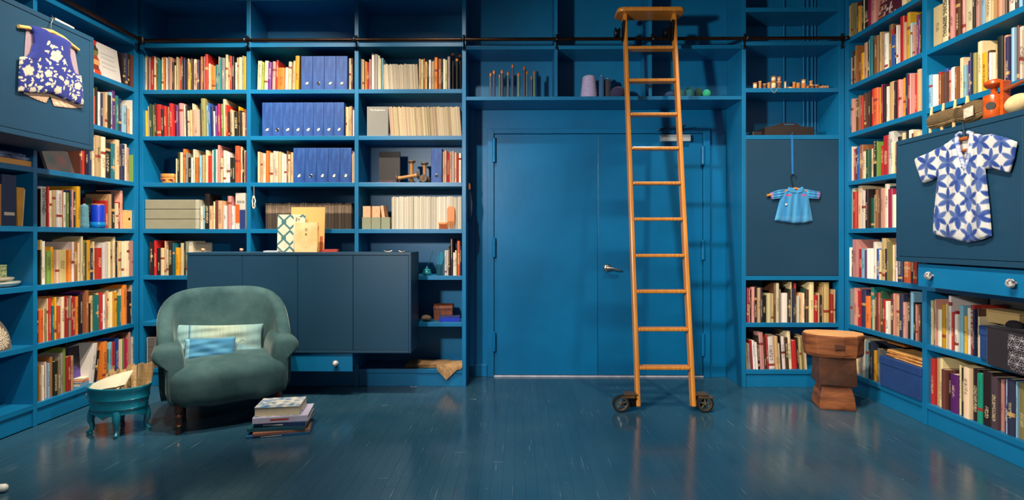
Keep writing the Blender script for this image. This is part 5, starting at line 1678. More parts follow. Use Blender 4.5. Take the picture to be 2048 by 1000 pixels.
# ------------------------------------------------------------------ left near column
INDIGO = mat('indigo_print', (24, 36, 84), .8, .2, 26, col2=(150, 170, 205))
t = wthing('wooden_board', 'honey-coloured board under the folded indigo cloth', 'board', 'L', wx('L', 30, .02), .015, LV(3) + .0004)
MB().box(-.42, wx('L', 64, .02) - wx('L', 30, .02), 0, .22, 0, .036).build('plank', mat('honey_board', (224, 160, 84), .5, .1, 6, stretch=(1, 6, 6)), t, bevel=.003)
t = wthing('folded_cloth', 'folded indigo cloth with white pattern on the honey board', 'textile', 'L', wx('L', 30, .02), .02, LV(3) + .037)
for k in range(2):
    m = MB(); rr_ = []
    for i in range(15):
        u = i / 14; x_ = -.40 + (.40 + wx('L', 56 - 6 * k, .02) - wx('L', 30, .02)) * u
        e = .004 * math.sin(11 * u + 2 * k)
        rr_.append([(x_, .0 + e, k * .022), (x_, -.010 + e, k * .022 + .010), (x_, 0 + e, k * .022 + .021), (x_, .2, k * .022 + .021), (x_, .2, k * .022)])
    m.loft(rr_); m.build('fold', INDIGO, t, smooth=True, angle=60)
NAVYB = mat('navy_cloth_file', (38, 58, 92), .55, .08, 30, bump=.1, bscale=200)
xa, xb = wx('L', 4, .02), wx('L', 33, .02)
t = wthing('box_file', 'navy cloth box file with white label at left edge', 'binder', 'L', (xa + xb) / 2, .02, LV(4) + .0004)
MB().box(-(xb - xa) / 2, (xb - xa) / 2, 0, .26, 0, .318).build('body', NAVYB, t, bevel=.003)
MB().box(-.035, .035, -.0012, -.0002, .065, .085).build('label', mat('paper_label', (226, 214, 184), .7), t)
xa, xb = wx('L', -10, .02), wx('L', 3.4, .02)
t = wthing('book', 'tan hardcover book left of the navy box file', 'book', 'L', (xa + xb) / 2, .02, LV(4) + .0004)
MB().box(-(xb - xa) / 2, (xb - xa) / 2, 0, .2, 0, .255).build('cover', mat('cover_tan', (198, 130, 76), .5), t, bevel=.003)
t = wthing('folder', 'yellow-ochre folder wedge leaning beside the navy box file', 'folder', 'L', wx('L', 38, .02), .015, LV(4) + .0004)
m = MB(); m.loft([[(-.012, 0, 0), (.018, 0, 0), (.018, .2, 0), (-.012, .2, 0)], [(-.02, 0, .245), (.034, 0, .245), (.034, .2, .245), (-.02, .2, .245)]])
m.build('sheets', mat('ochre_card', (222, 158, 62), .6, .1, 10), t, bevel=.002)
m = MB(); m.loft([[(.0185, 0.002, 0.001), (.024, 0.002, 0.001), (.024, .2, 0.001), (.0185, .2, 0.001)], [(.0345, 0.002, .235), (.041, .002, .235), (.041, .2, .235), (.0345, .2, .235)]])
m.build('insert', mat('cream_insert', (232, 216, 180), .7), t)
# plates and small tin
STONE = mat('pale_celadon', (176, 192, 184), .4, .1, 8, coat=.2)
zz = LV(5) + .0004
for k, (pxr, h_, c, lb) in enumerate(((38, .034, (184, 190, 178), 'lower pale celadon dish of the pair on the left shelf'), (27, .026, (196, 186, 160), 'upper cream-rimmed dish of the pair on the left shelf'))):
    r_ = .12 - .02 * k
    xo_ = wx('L', pxr - 8, .13) - r_
    t = wthing('dish', lb, 'dish', 'L', xo_, .13, zz, 0, 'stacked dishes')
    MB().lathe([(r_ * .55, 0), (r_ * .85, .006), (r_, h_ - .010), (r_ * 1.0, h_ - .002), (r_ * .95, h_), (r_ * .8, h_ - .006), (0, h_ - .012)], 40, sy=.85).build('bowl', mat('glaze_%d' % k, c, .35, .12, 8, coat=.3), t, smooth=True)
    zz += h_ - .003 + .0035
t = wthing('patterned_tin', 'green speckled small box standing on the stacked dishes', 'box', 'L', wx('L', 14, .1) - .05, .10, zz + .0006)
MB().box(-.05, .05, 0, .08, 0, .066).build('body', mat('speckled_green', (186, 196, 140), .5, .1, 60, col2=(96, 110, 76)), t, bevel=.003)
MB().box(-.051, .051, -.001, .081, .0662, .078).build('lid', mat('speckled_green_lid', (170, 182, 130), .5, .1, 60, col2=(96, 110, 76)), t, bevel=.003)


# stone wrapped in crocheted lace
def lace(u, v):
    du, dv = (u - .62) * 1.5, (v - .42)
    r_ = math.hypot(du, dv); a = math.atan2(dv, du)
    base = (112, 98, 82)
    if r_ < .40:
        on = (math.sin(r_ * 95) > .1) or (abs(math.sin(a * 9)) < .35 and r_ > .05) or r_ < .04
        if r_ > .34 and math.sin(a * 18) < 0: on = False
        return (226, 212, 184) if on else base
    return (96, 84, 72)


t = wthing('lace_stone', 'rounded stone wrapped in cream crocheted lace', 'stone', 'L', wx('L', 33, .03) - .14, .035, LV(6) + .0004)
b = MB(); cs = []; n1, n2 = 72, 60
for j in range(n2 + 1):
    for i in range(n1 + 1):
        u, v = i / n1, j / n2
        wdt = .14 * (1 - .42 * v ** 2.2)
        x_ = -wdt + 2 * wdt * u
        y_ = -.06 * (max(0, 1 - (2 * u - 1) ** 4)) ** .5 * (1 - .75 * v ** 2)
        b.v.append((x_, y_ + .05, .20 * v * (1 - .10 * (2 * u - 1) ** 2 * v))); cs.append(lin(lace(u, v)))
for j in range(n2):
    for i in range(n1):
        a = j * (n1 + 1) + i; b.f.append((a, a + 1, a + n1 + 2, a + n1 + 1)); b.m.append(0)
b.build('lace_front', FABA, t, smooth=True, angle=180, attr=cs)
m = MB(); rr_ = []
for j in range(9):
    v = j / 8; wdt = .139 * (1 - .42 * v ** 2.2)
    rr_.append([(wdt * math.cos(2 * PI * k / 28), .06 + .052 * (1 - .75 * v ** 2) * math.sin(2 * PI * k / 28), .196 * v) for k in range(28)])
m.loft(rr_); m.build('stone', mat('river_stone', (104, 92, 80), .8, .2, 10), t, smooth=True)

# ------------------------------------------------------------------ left corner column extras
rg = random.Random(12)


def spice(u, v):
    if u < .30:
        k = int(v * 7); c = [(196, 60, 30), (120, 46, 34), (214, 150, 96), (150, 60, 36), (110, 110, 60), (60, 48, 40), (190, 50, 40)][k % 7]
        return c if abs(u - .15 - .03 * math.sin(v * 20)) < .12 else (206, 200, 196)
    if .25 < v < .8 and .36 < u < .85 and math.sin(v * 46) > .25: return (178, 174, 172)
    return (202, 198, 194)


facing('pale grey picture book with food photos leaning out, left corner', 'L', 186, 243, LV(1), .265, .02, .02, spice, 8, col=(200, 196, 192), roll=0)
facing('dark photo-covered book lying in shadow behind the wall cabinet', 'L', 96, 161, LV(3), .17, .02, .06, lambda u, v: (70 + int(26 * math.sin(u * 9) * math.sin(v * 5 + 2)), 66, 68), 18, col=(60, 56, 58))
gb = facing('dark green book facing out behind the blue tin', 'L', 176, 211, LV(4), .235, .018, .12, lambda u, v: (150, 80, 50) if (.35 < u < .7 and v > .68) else (24, 66, 62), 6, col=(130, 60, 40))
facing('dark purple art book leaning on the bottom shelf, left corner', 'L', 148, 178, LV(7), .285, .02, .08, lambda u, v: (84, 60, 138) if (v < .42 - .2 * u + .15 * math.sin(u * 5)) else (44, 30, 48), 10, col=(70, 52, 110))
cone('tall grey-teal yarn cone beside the yellow book', 168.5, .030, .024, 409, (74, 128, 144), 'L', .05, LV(4))
t = wthing('blue_tin', 'cobalt blue cylinder tin set in a turquoise bowl', 'tin', 'L', wx('L', 195.5, .05), .05, LV(4) + .0004)
MB().lathe([(.040, 0), (.050, .008), (.054, .028), (.050, .045), (.046, .046), (.046, .02), (0, .018)], 30).build('bowl', mat('turquoise_glaze', (16, 120, 190), .25, .1, 10, coat=.4), t, smooth=True)
MB().lathe([(.040, .021), (.044, .024), (.044, .170), (.042, .174), (0, .174)], 30).build('cylinder', mat('cobalt_enamel', (12, 50, 178), .35), t, smooth=True)
MB().lathe([(.0425, .1745), (.0425, .180), (.036, .184), (0, .184)], 30).build('lid', mat('wooden_lid', (160, 100, 70), .6), t, smooth=True)
t = wthing('wooden_block', 'pale wooden block with dark round hole in left corner', 'block', 'L', wx('L', 259, .02), .022, LV(4) + .0004)
w_ = wx('L', 267, .02) - wx('L', 251.5, .02)
MB().box(-w_ / 2, w_ / 2, 0, .07, 0, .15).build('block', mat('pale_birch', (224, 172, 108), .5, .08, 5, stretch=(1, 1, 5)), t, bevel=.002)
m = MB(); m.M = Matrix.Translation((0, -.0002, .08)) @ Matrix.Rotation(PI / 2, 4, 'X'); m.lathe([(.011, 0), (.011, .0006)], 16); m.build('hole', BINDK, t)
for k, (c, t_, w_, lb) in enumerate((((110, 150, 176), .030, .10, 'lowest pale blue booklet of the small lying pile, left corner'), ((232, 130, 96), .014, .09, 'coral booklet in the small lying pile, left corner'), ((228, 214, 186), .012, .088, 'cream booklet topping the small lying pile, left corner'))):
    p = wloc('L', wx('L', 163, .06), .09, LV(7) + .0004 + (0, .0306, .0452)[k])
    flat_book('book', lb, p, WROT['L'] + R(5 * k), w_, .13, t_, c, 'small lying pile of booklets')
flat_book('book', 'small white book lying on top of the left wall cabinet', wloc('L', lca[1] - .12, -.20, lca[3] + .0004), WROT['L'] + R(4), .16, .13, .055, (226, 214, 196))

# ------------------------------------------------------------------ right wall extras
def tanc(u, v):
    if random.Random(int(u * 13) * 17 + int(v * 11)).random() > .86: return (190, 170, 160)
    if u < .25 and math.sin(v * 70) > .3: return (176, 110, 60)
    return (84, 26, 46)


tb = facing('maroon book with TAN lettering facing out, high right corner', 'R', 1755, 1803, LV(0), .30, .02, .03, tanc, 8, col=(70, 22, 38))
text_part(tb, 'TAN', .03, (.01, -.004, .045), (PI / 2 - R(8), 0, 0), mat('white_ink', (235, 232, 225), .5))
BBOX = mat('royal_blue_board', (30, 62, 118), .55, .08, 10)


def lidded(label, px0, px1, lvl, h_, y, d_, name='storage_box'):
    xa, xb = wx('R', px0, y), wx('R', px1, y)
    t = wthing(name, label, 'box', 'R', (xa + xb) / 2, y, LV(lvl) + .0004)
    w_ = xb - xa
    MB().box(-w_ / 2 + .004, w_ / 2 - .004, .004, d_, 0, h_ - .001).build('body', BBOX, t, bevel=.003)
    MB().box(-w_ / 2, w_ / 2, 0, d_ + .004, h_ - .052, h_ + .003).build('lid', BBOX, t, bevel=.004)
    return t, w_


t, w_ = lidded('dark blue lidded box on the bottom shelf of right corner column', 1758, 1841, 7, .215, -.015, .27)
rg = random.Random(21)
for k in range(5):
    o = wthing('old_folder', '%s of the frayed tan folders lying on the blue box' % ['lowest', 'second', 'third', 'fourth', 'uppermost'][k], 'folder', 'R', wx('R', 1806, .02), .02, LV(7) + .2195 + k * .0105, R(rg.uniform(-3, 3)), 'frayed folders')
    m = MB(); rr_ = []
    for i in range(13):
        u = i / 12; x_ = -.16 + .36 * u; e = rg.uniform(-.004, .004); zf = 0.0
        rr_.append([(x_, e, zf), (x_, e - .003, zf + .004), (x_, e, zf + .009), (x_, .2, zf + .009), (x_, .2, zf)])
    m.loft(rr_); m.build('sheets', mat('frayed_tan_%d' % (k % 2), [(206, 150, 82), (180, 120, 60)][k % 2], .85, .2, 14), o)
t = wthing('flat_carton', 'flat brown carton lying on books above the blue box', 'carton', 'R', wx('R', 1783, .12), .13, LV(7) + .285, 0)
MB().box(-.13, .12, 0, .15, 0, .045).build('body', mat('brown_card', (160, 104, 44), .7), t, bevel=.002)
MB().box(-.131, .121, -.001, .151, .0455, .056).build('lid', mat('brown_card_lid', (176, 116, 50), .7), t, bevel=.002)

t, w_ = lidded('dark blue lidded box under the sashiko cloth', 1957, 2125, 6, .19, -.02, .28)
bxw = wx('R', 1957, -.02)


def sashiko(u, v):
    # white running-stitch stars on dark cloth
    if u < .33 or v < .06 or v > .93: return (30, 22, 34)
    x_ = (u - .33) * 7.2; y_ = v * 4.2
    row = round(y_ / .87); yy = y_ - row * .87; off = .5 * (row % 2); xx = (x_ + off) % 1 - .5
    best = 9
    r_ = math.hypot(xx, yy)
    for k in range(6):
        a = k * PI / 3
        d_ = abs(xx * math.sin(a) - yy * math.cos(a))
        if xx * math.cos(a) + yy * math.sin(a) > 0: best = min(best, d_)
    for k in range(6):
        a = k * PI / 3 + PI / 6
        d_ = abs(xx * math.sin(a) - yy * math.cos(a))
        if xx * math.cos(a) + yy * math.sin(a) > 0 and r_ > .12: best = min(best, d_ * 1.2)
    if r_ < .06: return (206, 200, 206)
    if best < .028 and (math.sin(r_ * 85) > -.55): return (178, 172, 180)
    return (34, 26, 38)


t = wthing('sashiko_cloth', 'dark cloth with white stitched star pattern draped over blue box', 'cloth', 'R', bxw + .075, -.024, LV(6) + .19)
b = MB(); cs = []; n1, n2 = 130, 80
for j in range(n2 + 1):
    for i in range(n1 + 1):
        u, v = i / n1, j / n2
        x_ = .40 * u
        s_ = (1 - v) * .30           # arc length from the back edge
        if v > .80: y_, z_ = (v - .80) / .20 * .12, .012
        else: y_, z_ = -.010 - .003 * math.sin(u * 14) * (1 - v), .012 - (.80 - v) / .80 * .215 - .02 * u
        if .76 < v <= .84: z_ -= .004
        b.v.append((x_, y_, z_)); cs.append(lin(sashiko(u, min(1, v / .82)) if v < .8 else (30, 22, 34)))
for j in range(n2):
    for i in range(n1):
        a = j * (n1 + 1) + i; b.f.append((a, a + 1, a + n1 + 2, a + n1 + 1)); b.m.append(0)
o = b.build('cloth', FABA, t, smooth=True, angle=60, attr=cs)
sol = o.modifiers.new('thick', 'SOLIDIFY'); sol.thickness = .003; sol.offset = 0
t = wthing('carton', 'beige carton lying on top of the draped blue box', 'carton', 'R', wx('R', 1997, .07), .07, LV(6) + .205)
MB().box(-.115, .13, 0, .17, 0, .062).build('body', mat('beige_carton', (190, 160, 104), .7, .06, 6), t, bevel=.002)
MB().box(-.116, .131, -.001, .171, .0625, .074).build('lid', mat('beige_carton_lid', (176, 148, 96), .7, .06, 6), t, bevel=.002)
t = wthing('invitation_card', 'white printed card standing behind the beige carton', 'card', 'R', wx('R', 2003, .20), .243, LV(6) + .19)
MB().box(-.13, .13, 0, .003, .0, .135).build('card', mat('white_card', (206, 196, 186), .7), t)
MB().box(-.035, .03, -.001, -.0002, .106, .110).box(-.02, .02, -.001, -.0002, .098, .101).build('print_line', mat('grey_ink', (110, 100, 96), .6), t)
t = wthing('felt_cap', 'small black felt cap lying on the draped blue box', 'cap', 'R', wx('R', 2022, .02), .04, LV(6) + .2055)
MB().lathe([(.048, 0), (.050, .006), (.044, .022), (.030, .034), (.012, .038), (0, .0385)], 24, sy=.6).build('crown', mat('black_felt', (26, 24, 28), .9), t, smooth=True)

# on top of the right wall cabinet
rz = rca[3] + .0005
RTY = -.16


def rx_(px, y=RTY):
    return wx('R', px, y)


THR = mat('coarse_brown_thread', (108, 88, 56), .85, .25, 24, stretch=(1, 14, 14), bump=.9, bscale=24, col2=(84, 64, 38))
BONE = mat('pale_stick_wood', (226, 186, 128), .5, .1, 10)
STRD = mat('pale_brown_strand', (158, 130, 88), .85, .2, 30)


def strands(parent, L_, x0, rad, zc, sy, n, seed):
    rg_ = random.Random(seed); m = MB()
    for k in range(n):
        a = rg_.uniform(-2.6, .6); w_ = rg_.uniform(-.5, .5); pts = []
        for i in range(9):
            f = i / 8; r_ = rad(f) + .0015
            pts.append((x0 + L_ * f, r_ * sy * math.cos(a + w_ * f), zc + r_ * math.sin(a + w_ * f)))
        m.tube(pts, .0016, 5)
    m.build('loose_strands', STRD, parent, smooth=True)


t = wthing('thread_winder', 'stick frame wound with coarse brown thread, leftmost on right cabinet', 'thread winder', 'R', rx_(1862), RTY, rz)
Lf = rx_(1920) - rx_(1862)
for fx in (.06, .48, .88):
    MB().tube([(Lf * fx - .012, -.005, .0), (Lf * fx, -.012, .07), (Lf * fx - .006, 0, .165)], [.008, .010, .006], 8).build('stick', BONE, t, smooth=True)
MB().tube([(0, 0, .115), (Lf, .005, .118)], .007, 8).build('cross_stick', BONE, t, smooth=True)
m = MB(); rr_ = []
for i in range(21):
    f = i / 20; x_ = Lf * (.02 + .94 * f); r_ = .040 + .008 * math.sin(f * PI) + .002 * (i % 2)
    rr_.append([(x_, r_ * .8 * math.cos(2 * PI * k / 18), .075 + r_ * math.sin(2 * PI * k / 18)) for k in range(18)])
m.loft(rr_); m.build('thread', THR, t, smooth=True, angle=60)
strands(t, Lf * .94, Lf * .02, lambda f: .041 + .008 * math.sin(f * PI), .075, .8, 26, 4)
t = wthing('thread_bundle', 'fat bundle of coarse brown thread with paper label', 'thread', 'R', rx_(1924), RTY, rz)
Lb = rx_(1974) - rx_(1924)
m = MB(); rr_ = []
for i in range(21):
    f = i / 20; x_ = Lb * f; r_ = .062 * (math.sin(PI * (.12 + .76 * f)) ** .6) + .0015 * (i % 2)
    rr_.append([(x_, r_ * .85 * math.cos(2 * PI * k / 20), .066 + r_ * math.sin(2 * PI * k / 20)) for k in range(20)])
m.loft(rr_); m.build('thread', THR, t, smooth=True, angle=60)
MB().tube([(Lb * .24, 0, .10), (Lb * .22, .0, .165)], [.014, .007], 8).build('stick_end', BONE, t, smooth=True)
MB().box(Lb * .52, Lb * .90, -.058, -.0555, .022, .075).build('paper_label', mat('printed_label', (226, 206, 186), .8, .1, 40, col2=(176, 150, 130)), t, rot=(0, R(-4), 0))
strands(t, Lb, 0, lambda f: .0625 * (math.sin(PI * (.12 + .76 * f)) ** .6), .066, .85, 28, 5)
ORW = mat('orange_turned_wood', (206, 92, 24), .28, .12, 7, stretch=(1, 1, 4), coat=.4, col2=(170, 66, 16))
t = wthing('wooden_winder', 'glossy orange turned wooden winder with knob top and hole', 'winder', 'R', rx_(1988), RTY, rz)
MB().lathe([(.044, 0), (.046, .003), (.046, .118), (.044, .122), (0, .122)], 28).build('barrel', ORW, t, smooth=True)
MB().lathe([(.014, .1225), (.018, .130), (.012, .140), (.016, .152), (.012, .160)], 20).build('neck', ORW, t, smooth=True)
MB().lathe([(.012, .160), (.034, .166), (.044, .180), (.042, .194), (.026, .204), (0, .208)], 28).build('knob_top', ORW, t, smooth=True)
m = MB(); m.M = Matrix.Rotation(R(32), 4, 'Z') @ Matrix.Translation((0, -.0412, .062)) @ Matrix.Rotation(PI / 2, 4, 'X'); m.lathe([(.021, -.004), (.021, .006), (0, .006)], 20); m.build('hole', BINDK, t)
t = wthing('wooden_stand', 'reddish wooden clamp stand with horizontal peg', 'stand', 'R', rx_(2008), RTY, rz)
MB().box(-.010, .008, -.015, .03, 0, .185).build('upright', ORW, t, bevel=.004)
MB().tube([(.010, .0, .135), (.13, -.005, .150), (.16, -.005, .152)], [.012, .010, .014], 10).build('peg', mat('brown_peg', (140, 70, 40), .4), t, smooth=True)
t = wthing('thread_ball', 'pale oval ball of cream thread at right cabinet end', 'yarn', 'R', rx_(2036), RTY, rz)
m = MB(); rr_ = []
for i in range(17):
    ph = -PI / 2 + PI * i / 16
    rr_.append([(.062 * math.cos(ph) * math.cos(a), .045 * math.cos(ph) * math.sin(a), .047 + .047 * math.sin(ph) + .006 * math.cos(a) * math.cos(ph)) for a in [2 * PI * k / 26 for k in range(26)]])
m.loft(rr_); m.build('winding', mat('cream_thread_ball', (220, 192, 140), .8, .15, 16, stretch=(1, 6, 1), bump=.3), t, smooth=True)

# ------------------------------------------------------------------ spine lettering that can be read in the photograph
def spine_text(where, n, s_, frac_, col, top=.93):
    for q in BOOKS[:300]:
        if q['where'] == where and q['n'] == n:
            for o in C.objects:
                if o.get('group') == 'books on ' + where and (', %s from left' % ordn(n)) in o['label']:
                    w_ = q['x1'] - q['x0']; M, sc = book_mx(q)
                    tp = text_part(o, s_, 1.0, (0, 0, 0), (0, 0, 0), mat('ink_%d_%d_%d' % col, col, .5), 'lettering')
                    d = tp.dimensions; me_ = tp.data
                    xs = [v.co.x for v in me_.vertices]; ys = [v.co.y for v in me_.vertices]
                    Lx = max(xs) - min(xs); Hy = max(ys) - min(ys)
                    hgt = frac_ * q['h']; wid = w_ * .55
                    for v in me_.vertices:
                        u = (v.co.x - min(xs)) / Lx; k = (v.co.y - min(ys)) / Hy - .5
                        # reads downwards along the spine; written in the unit book's own coordinates
                        v.co = Vector((k * .55, -.011 - .004 * (v.co.z > 0), top - u * frac_))
                    return


spine_text('second-lowest shelf of ' + RN, 15, 'TEXTI', .42, (232, 214, 190))
spine_text('highest visible shelf of ' + RN, 2, 'VISIONING CEREMONIALS', .8, (56, 50, 46), .95)
spine_text('fourth-lowest shelf of ' + LF, 2, 'INTERTWINED', .6, (60, 44, 40), .95)

# ================================================================== garments
def resample(poly, n):
    P = np.array(poly, float)
    if len(P) == 1: P = np.repeat(P, 2, 0)
    d = np.r_[0, np.cumsum(np.hypot(*np.diff(P, axis=0).T))]
    q = np.linspace(0, d[-1], n)
    return np.c_[np.interp(q, d, P[:, 0]), np.interp(q, d, P[:, 1])]


def cloth(parent, name, wall, yplane, rows, nc, nr, thick, folds, colfn, m_, org, rnd=.35, smooth_rows=True):
    """a thick hanging piece traced by rows of photo points lying on the plane yplane; colfn gets arrays of photo px"""
    RW = np.array([resample(r, nc + 1) for r in rows])          # k, nc+1, 2
    kk = np.linspace(0, len(rows) - 1, nr + 1)
    G = np.zeros((nr + 1, nc + 1, 2))
    for c in range(nc + 1):
        for a in (0, 1):
            G[:, c, a] = np.interp(kk, np.arange(len(rows)), RW[:, c, a])
    if smooth_rows and nr > 12:
        for _ in range(3):
            G[1:-1] = (G[:-2] + 2 * G[1:-1] + G[2:]) / 4
    cols = colfn(G[..., 0], G[..., 1])                          # nr+1, nc+1, 3 in sRGB
    b = MB(); cs = []
    for side in (0, 1):
        for j in range(nr + 1):
            for i in range(nc + 1):
                u, v = i / nc, j / nr
                prof = (max(0, 1 - abs(2 * u - 1) ** 5)) ** rnd * (max(0, 1 - abs(2 * v - 1) ** 9)) ** rnd
                f = folds(u, v) if folds else 0
                y = yplane - (thick * prof + f * prof) if side == 0 else yplane
                x_, z_ = wx(wall, G[j, i, 0], yplane), wz(wall, G[j, i, 0], G[j, i, 1], yplane)
                b.v.append((x_ - org[0], y - org[1], z_ - org[2]))
                cs.append(lin(cols[j, i]))
    n = nc + 1; off = n * (nr + 1)
    for j in range(nr):
        for i in range(nc):
            a = j * n + i
            b.f.append((a, a + 1, a + n + 1, a + n)); b.m.append(0)
            a += off
            b.f.append((a + n, a + n + 1, a + 1, a)); b.m.append(0)
    edge = [j * n for j in range(nr + 1)] + [nr * n + i for i in range(1, n)] + [j * n + nc for j in range(nr - 1, -1, -1)] + [i for i in range(nc - 1, 0, -1)]
    for k in range(len(edge)):
        a, c = edge[k], edge[(k + 1) % len(edge)]
        b.f.append((a, c, c + off, a + off)); b.m.append(0)
    return b.build(name, m_, parent, smooth=True, angle=75, attr=cs)


def org_of(wall, px, py, y):
    return (wx(wall, px, y), y, wz(wall, px, py, y))


def loc_pt(wall, px, py, y, org):
    return (wx(wall, px, y) - org[0], y - org[1], wz(wall, px, py, y) - org[2])


# ------------------------------------------------------------------ shibori kimono on the right cabinet
KP = -RCP - .012
ko = org_of('R', 1928, 484, KP)
kim = thing('kimono', 'white child kimono with blue shibori star pattern on right cabinet', 'kimono', wloc('R', *ko), WROT['R'])
stars = []
for r_i in range(-1, 8):
    for c_i in range(-1, 8):
        stars.append((1838 + c_i * 43 + (21.5 if r_i % 2 else 0), 290 + r_i * 37 - c_i * 2))


def shib(px, py):
    bl = np.zeros(px.shape)
    for k, (sx, sy) in enumerate(stars):
        dx, dy = (px - sx) / .84, (py - sy)
        r_ = np.hypot(dx, dy); a = np.arctan2(dy, dx)
        da = np.abs((a - PI / 2 + PI / 6) % (PI / 3) - PI / 6)
        d_ = r_ * np.sin(da)
        hw = 5.0 * np.sin(PI * np.clip(r_ / 26.0, 0, 1)) ** .75 + .7
        w_ = np.clip((hw - d_) / 2.2 + .25, 0, 1)
        env = (.86 + .14 * np.sin(sx * 1.7 + 2 * a)) * (r_ < 26)
        line = np.clip(1.2 - r_ / 3.0, 0, 1)
        bl = np.maximum(bl, np.maximum(w_ * env, line * .8))
    cr = .04 * np.sin(py * 1.9) * np.sin(px * .3)
    c0 = np.array((206, 206, 204.)); c1 = np.array((22, 58, 140.))
    bl = np.clip(bl, 0, 1)[..., None]
    c = c0 * (1 - bl) + c1 * bl
    return np.clip(c * (1 + cr[..., None]), 0, 255)


kf = lambda u, v: .006 * math.sin(u * 9 + 2 * v) * (.2 + v) + .0015 * math.sin(u * 23 + 5 * v)
cloth(kim, 'back_panel', 'R', KP + .010, [[(1906, 278), (1950, 272)], [(1910, 345), (1950, 345)]], 20, 20, .003, None, lambda x_, y_: np.broadcast_to(np.array((214, 206, 200.)), x_.shape + (3,)), FABA, ko)
cloth(kim, 'left_front', 'R', KP, [[(1884, 294), (1900, 283), (1914, 272)], [(1882, 320), (1922, 312)], [(1880, 345), (1930, 338)], [(1878, 365), (1935, 360)], [(1872, 420), (1937, 420)], [(1868, 468), (1890, 475), (1937, 485)]], 70, 150, .022, kf, shib, FABA, ko)
cloth(kim, 'right_front', 'R', KP - .003, [[(1943, 266), (1958, 268), (1972, 272)], [(1938, 310), (1972, 305)], [(1931, 336), (1971, 340)], [(1933, 360), (1974, 365)], [(1935, 420), (1980, 420)], [(1933, 485), (1960, 481), (1984, 472)]], 60, 150, .024, kf, shib, FABA, ko)
cloth(kim, 'sleeve', 'R', KP - .001, [[(1831, 318), (1860, 305), (1887, 292)], [(1835, 332), (1862, 328), (1886, 318)], [(1846, 367), (1862, 362), (1883, 350)]], 60, 50, .020, lambda u, v: .004 * math.sin(u * 9 + v * 4), shib, FABA, ko)
cloth(kim, 'sleeve', 'R', KP - .001, [[(1966, 270), (1985, 268), (2012, 275), (2035, 284)], [(1969, 305), (1990, 303), (2029, 318)], [(1969, 338), (1990, 337), (2008, 343), (2020, 346)]], 60, 50, .020, lambda u, v: .004 * math.sin(u * 9 + v * 4), shib, FABA, ko)
cloth(kim, 'sleeve_lining', 'R', KP + .002, [[(2010, 300), (2035, 288)], [(2008, 343), (2021, 346)]], 8, 8, .006, None, lambda x_, y_: np.broadcast_to(np.array((18, 30, 66.)), x_.shape + (3,)), FABA, ko)
COLR = mat('striped_collar', (226, 224, 222), .85, .1, 18, stretch=(1, 1, 3), col2=(56, 98, 176), bump=.2, bscale=200)
for pth in ([(1921, 266), (1915, 270), (1914, 282), (1919, 305), (1925, 322), (1931, 338)], [(1936, 265), (1943, 266), (1944, 285), (1939, 312), (1935, 326), (1931, 338)]):
    P3_ = [loc_pt('R', p[0], p[1], KP - .022, ko) for p in pth]
    m = MB(); m.tube(P3_, .011, 10)
    m.build('collar_band', COLR, kim, smooth=True)
HANGW = mat('brown_hanger_wood', (168, 92, 40), .4, .15, 8)
hg = thing('clothes_hanger', 'brown wooden hanger inside the shibori kimono', 'hanger', wloc('R', *ko), WROT['R'])
MB().tube([loc_pt('R', 1918, 279, KP - .004, ko), loc_pt('R', 1928, 277, KP - .004, ko), loc_pt('R', 1938, 276, KP - .004, ko)], .011, 8).build('bar', HANGW, hg, smooth=True)
MB().tube([loc_pt('R', 1919, 303, KP - .002, ko), loc_pt('R', 1936, 299, KP - .002, ko)], .008, 8).build('cross_bar', HANGW, hg, smooth=True)
MB().tube([loc_pt('R', 1928, 276, KP - .006, ko), loc_pt('R', 1928, 262, KP - .006, ko), loc_pt('R', 1926, 252, KP - .004, ko), loc_pt('R', 1924, 244, KP + .002, ko), loc_pt('R', 1927, 238, KP + .03, ko)], .0022, 8).build('hook', CHROME, hg, smooth=True)

# ------------------------------------------------------------------ printed vest on the left cabinet
VP = -LCP - .014
vo_ = org_of('L', 100, 215, VP)
vest = thing('printed_vest', 'royal blue cropped vest with cream flowers on the left cabinet', 'vest', wloc('L', *vo_), WROT['L'])
rg = random.Random(44)
flw = [(52, 141, 13), (106, 112, 14), (90, 147, 9), (151, 172, 9), (110, 180, 10), (62, 180, 8), (40, 178, 7), (128, 165, 7)]
leaves = []
for k in range(300):
    lx, ly = rg.uniform(34, 170), rg.uniform(80, 216)
    leaves.append((lx, ly, rg.uniform(2.6, 6.0), rg.uniform(1.0, 2.4), rg.uniform(0, PI)))
bound = np.array([(34, 112), (50, 113), (68, 128), (78, 108), (86, 86), (92, 80), (104, 92), (118, 92), (124, 118), (132, 138), (150, 152), (170, 150)], float)


def vestc(px, py):
    fl = np.zeros(px.shape)
    for lx, ly, a_, b_, t_ in leaves:
        dx, dy = px - lx, py - ly
        u = dx * math.cos(t_) + dy * math.sin(t_); v = -dx * math.sin(t_) + dy * math.cos(t_)
        fl = np.maximum(fl, np.clip(2.4 - 2 * ((u / a_) ** 2 + (v / b_) ** 2), 0, 1))
    for fx, fy, fr in flw:
        dx, dy = px - fx, py - fy; r_ = np.hypot(dx, dy); a = np.arctan2(dy, dx)
        rad = fr * (.86 + .09 * np.cos(5 * a + fx) + .06 * np.cos(9 * a))
        g = np.clip((rad - r_) / 1.2, 0, 1)
        vein = (np.sin(r_ * 2.2 + 2 * np.sin(5 * a)) > .72) * .35
        fl = np.maximum(fl * (r_ > fr * 1.15), g * (1 - vein))
    below = py > np.interp(px, bound[:, 0], bound[:, 1])
    fl = fl * below
    c0 = np.array((14, 34, 122.)); c1 = np.array((216, 200, 166.))
    return c0 * (1 - fl[..., None]) + c1 * fl[..., None]


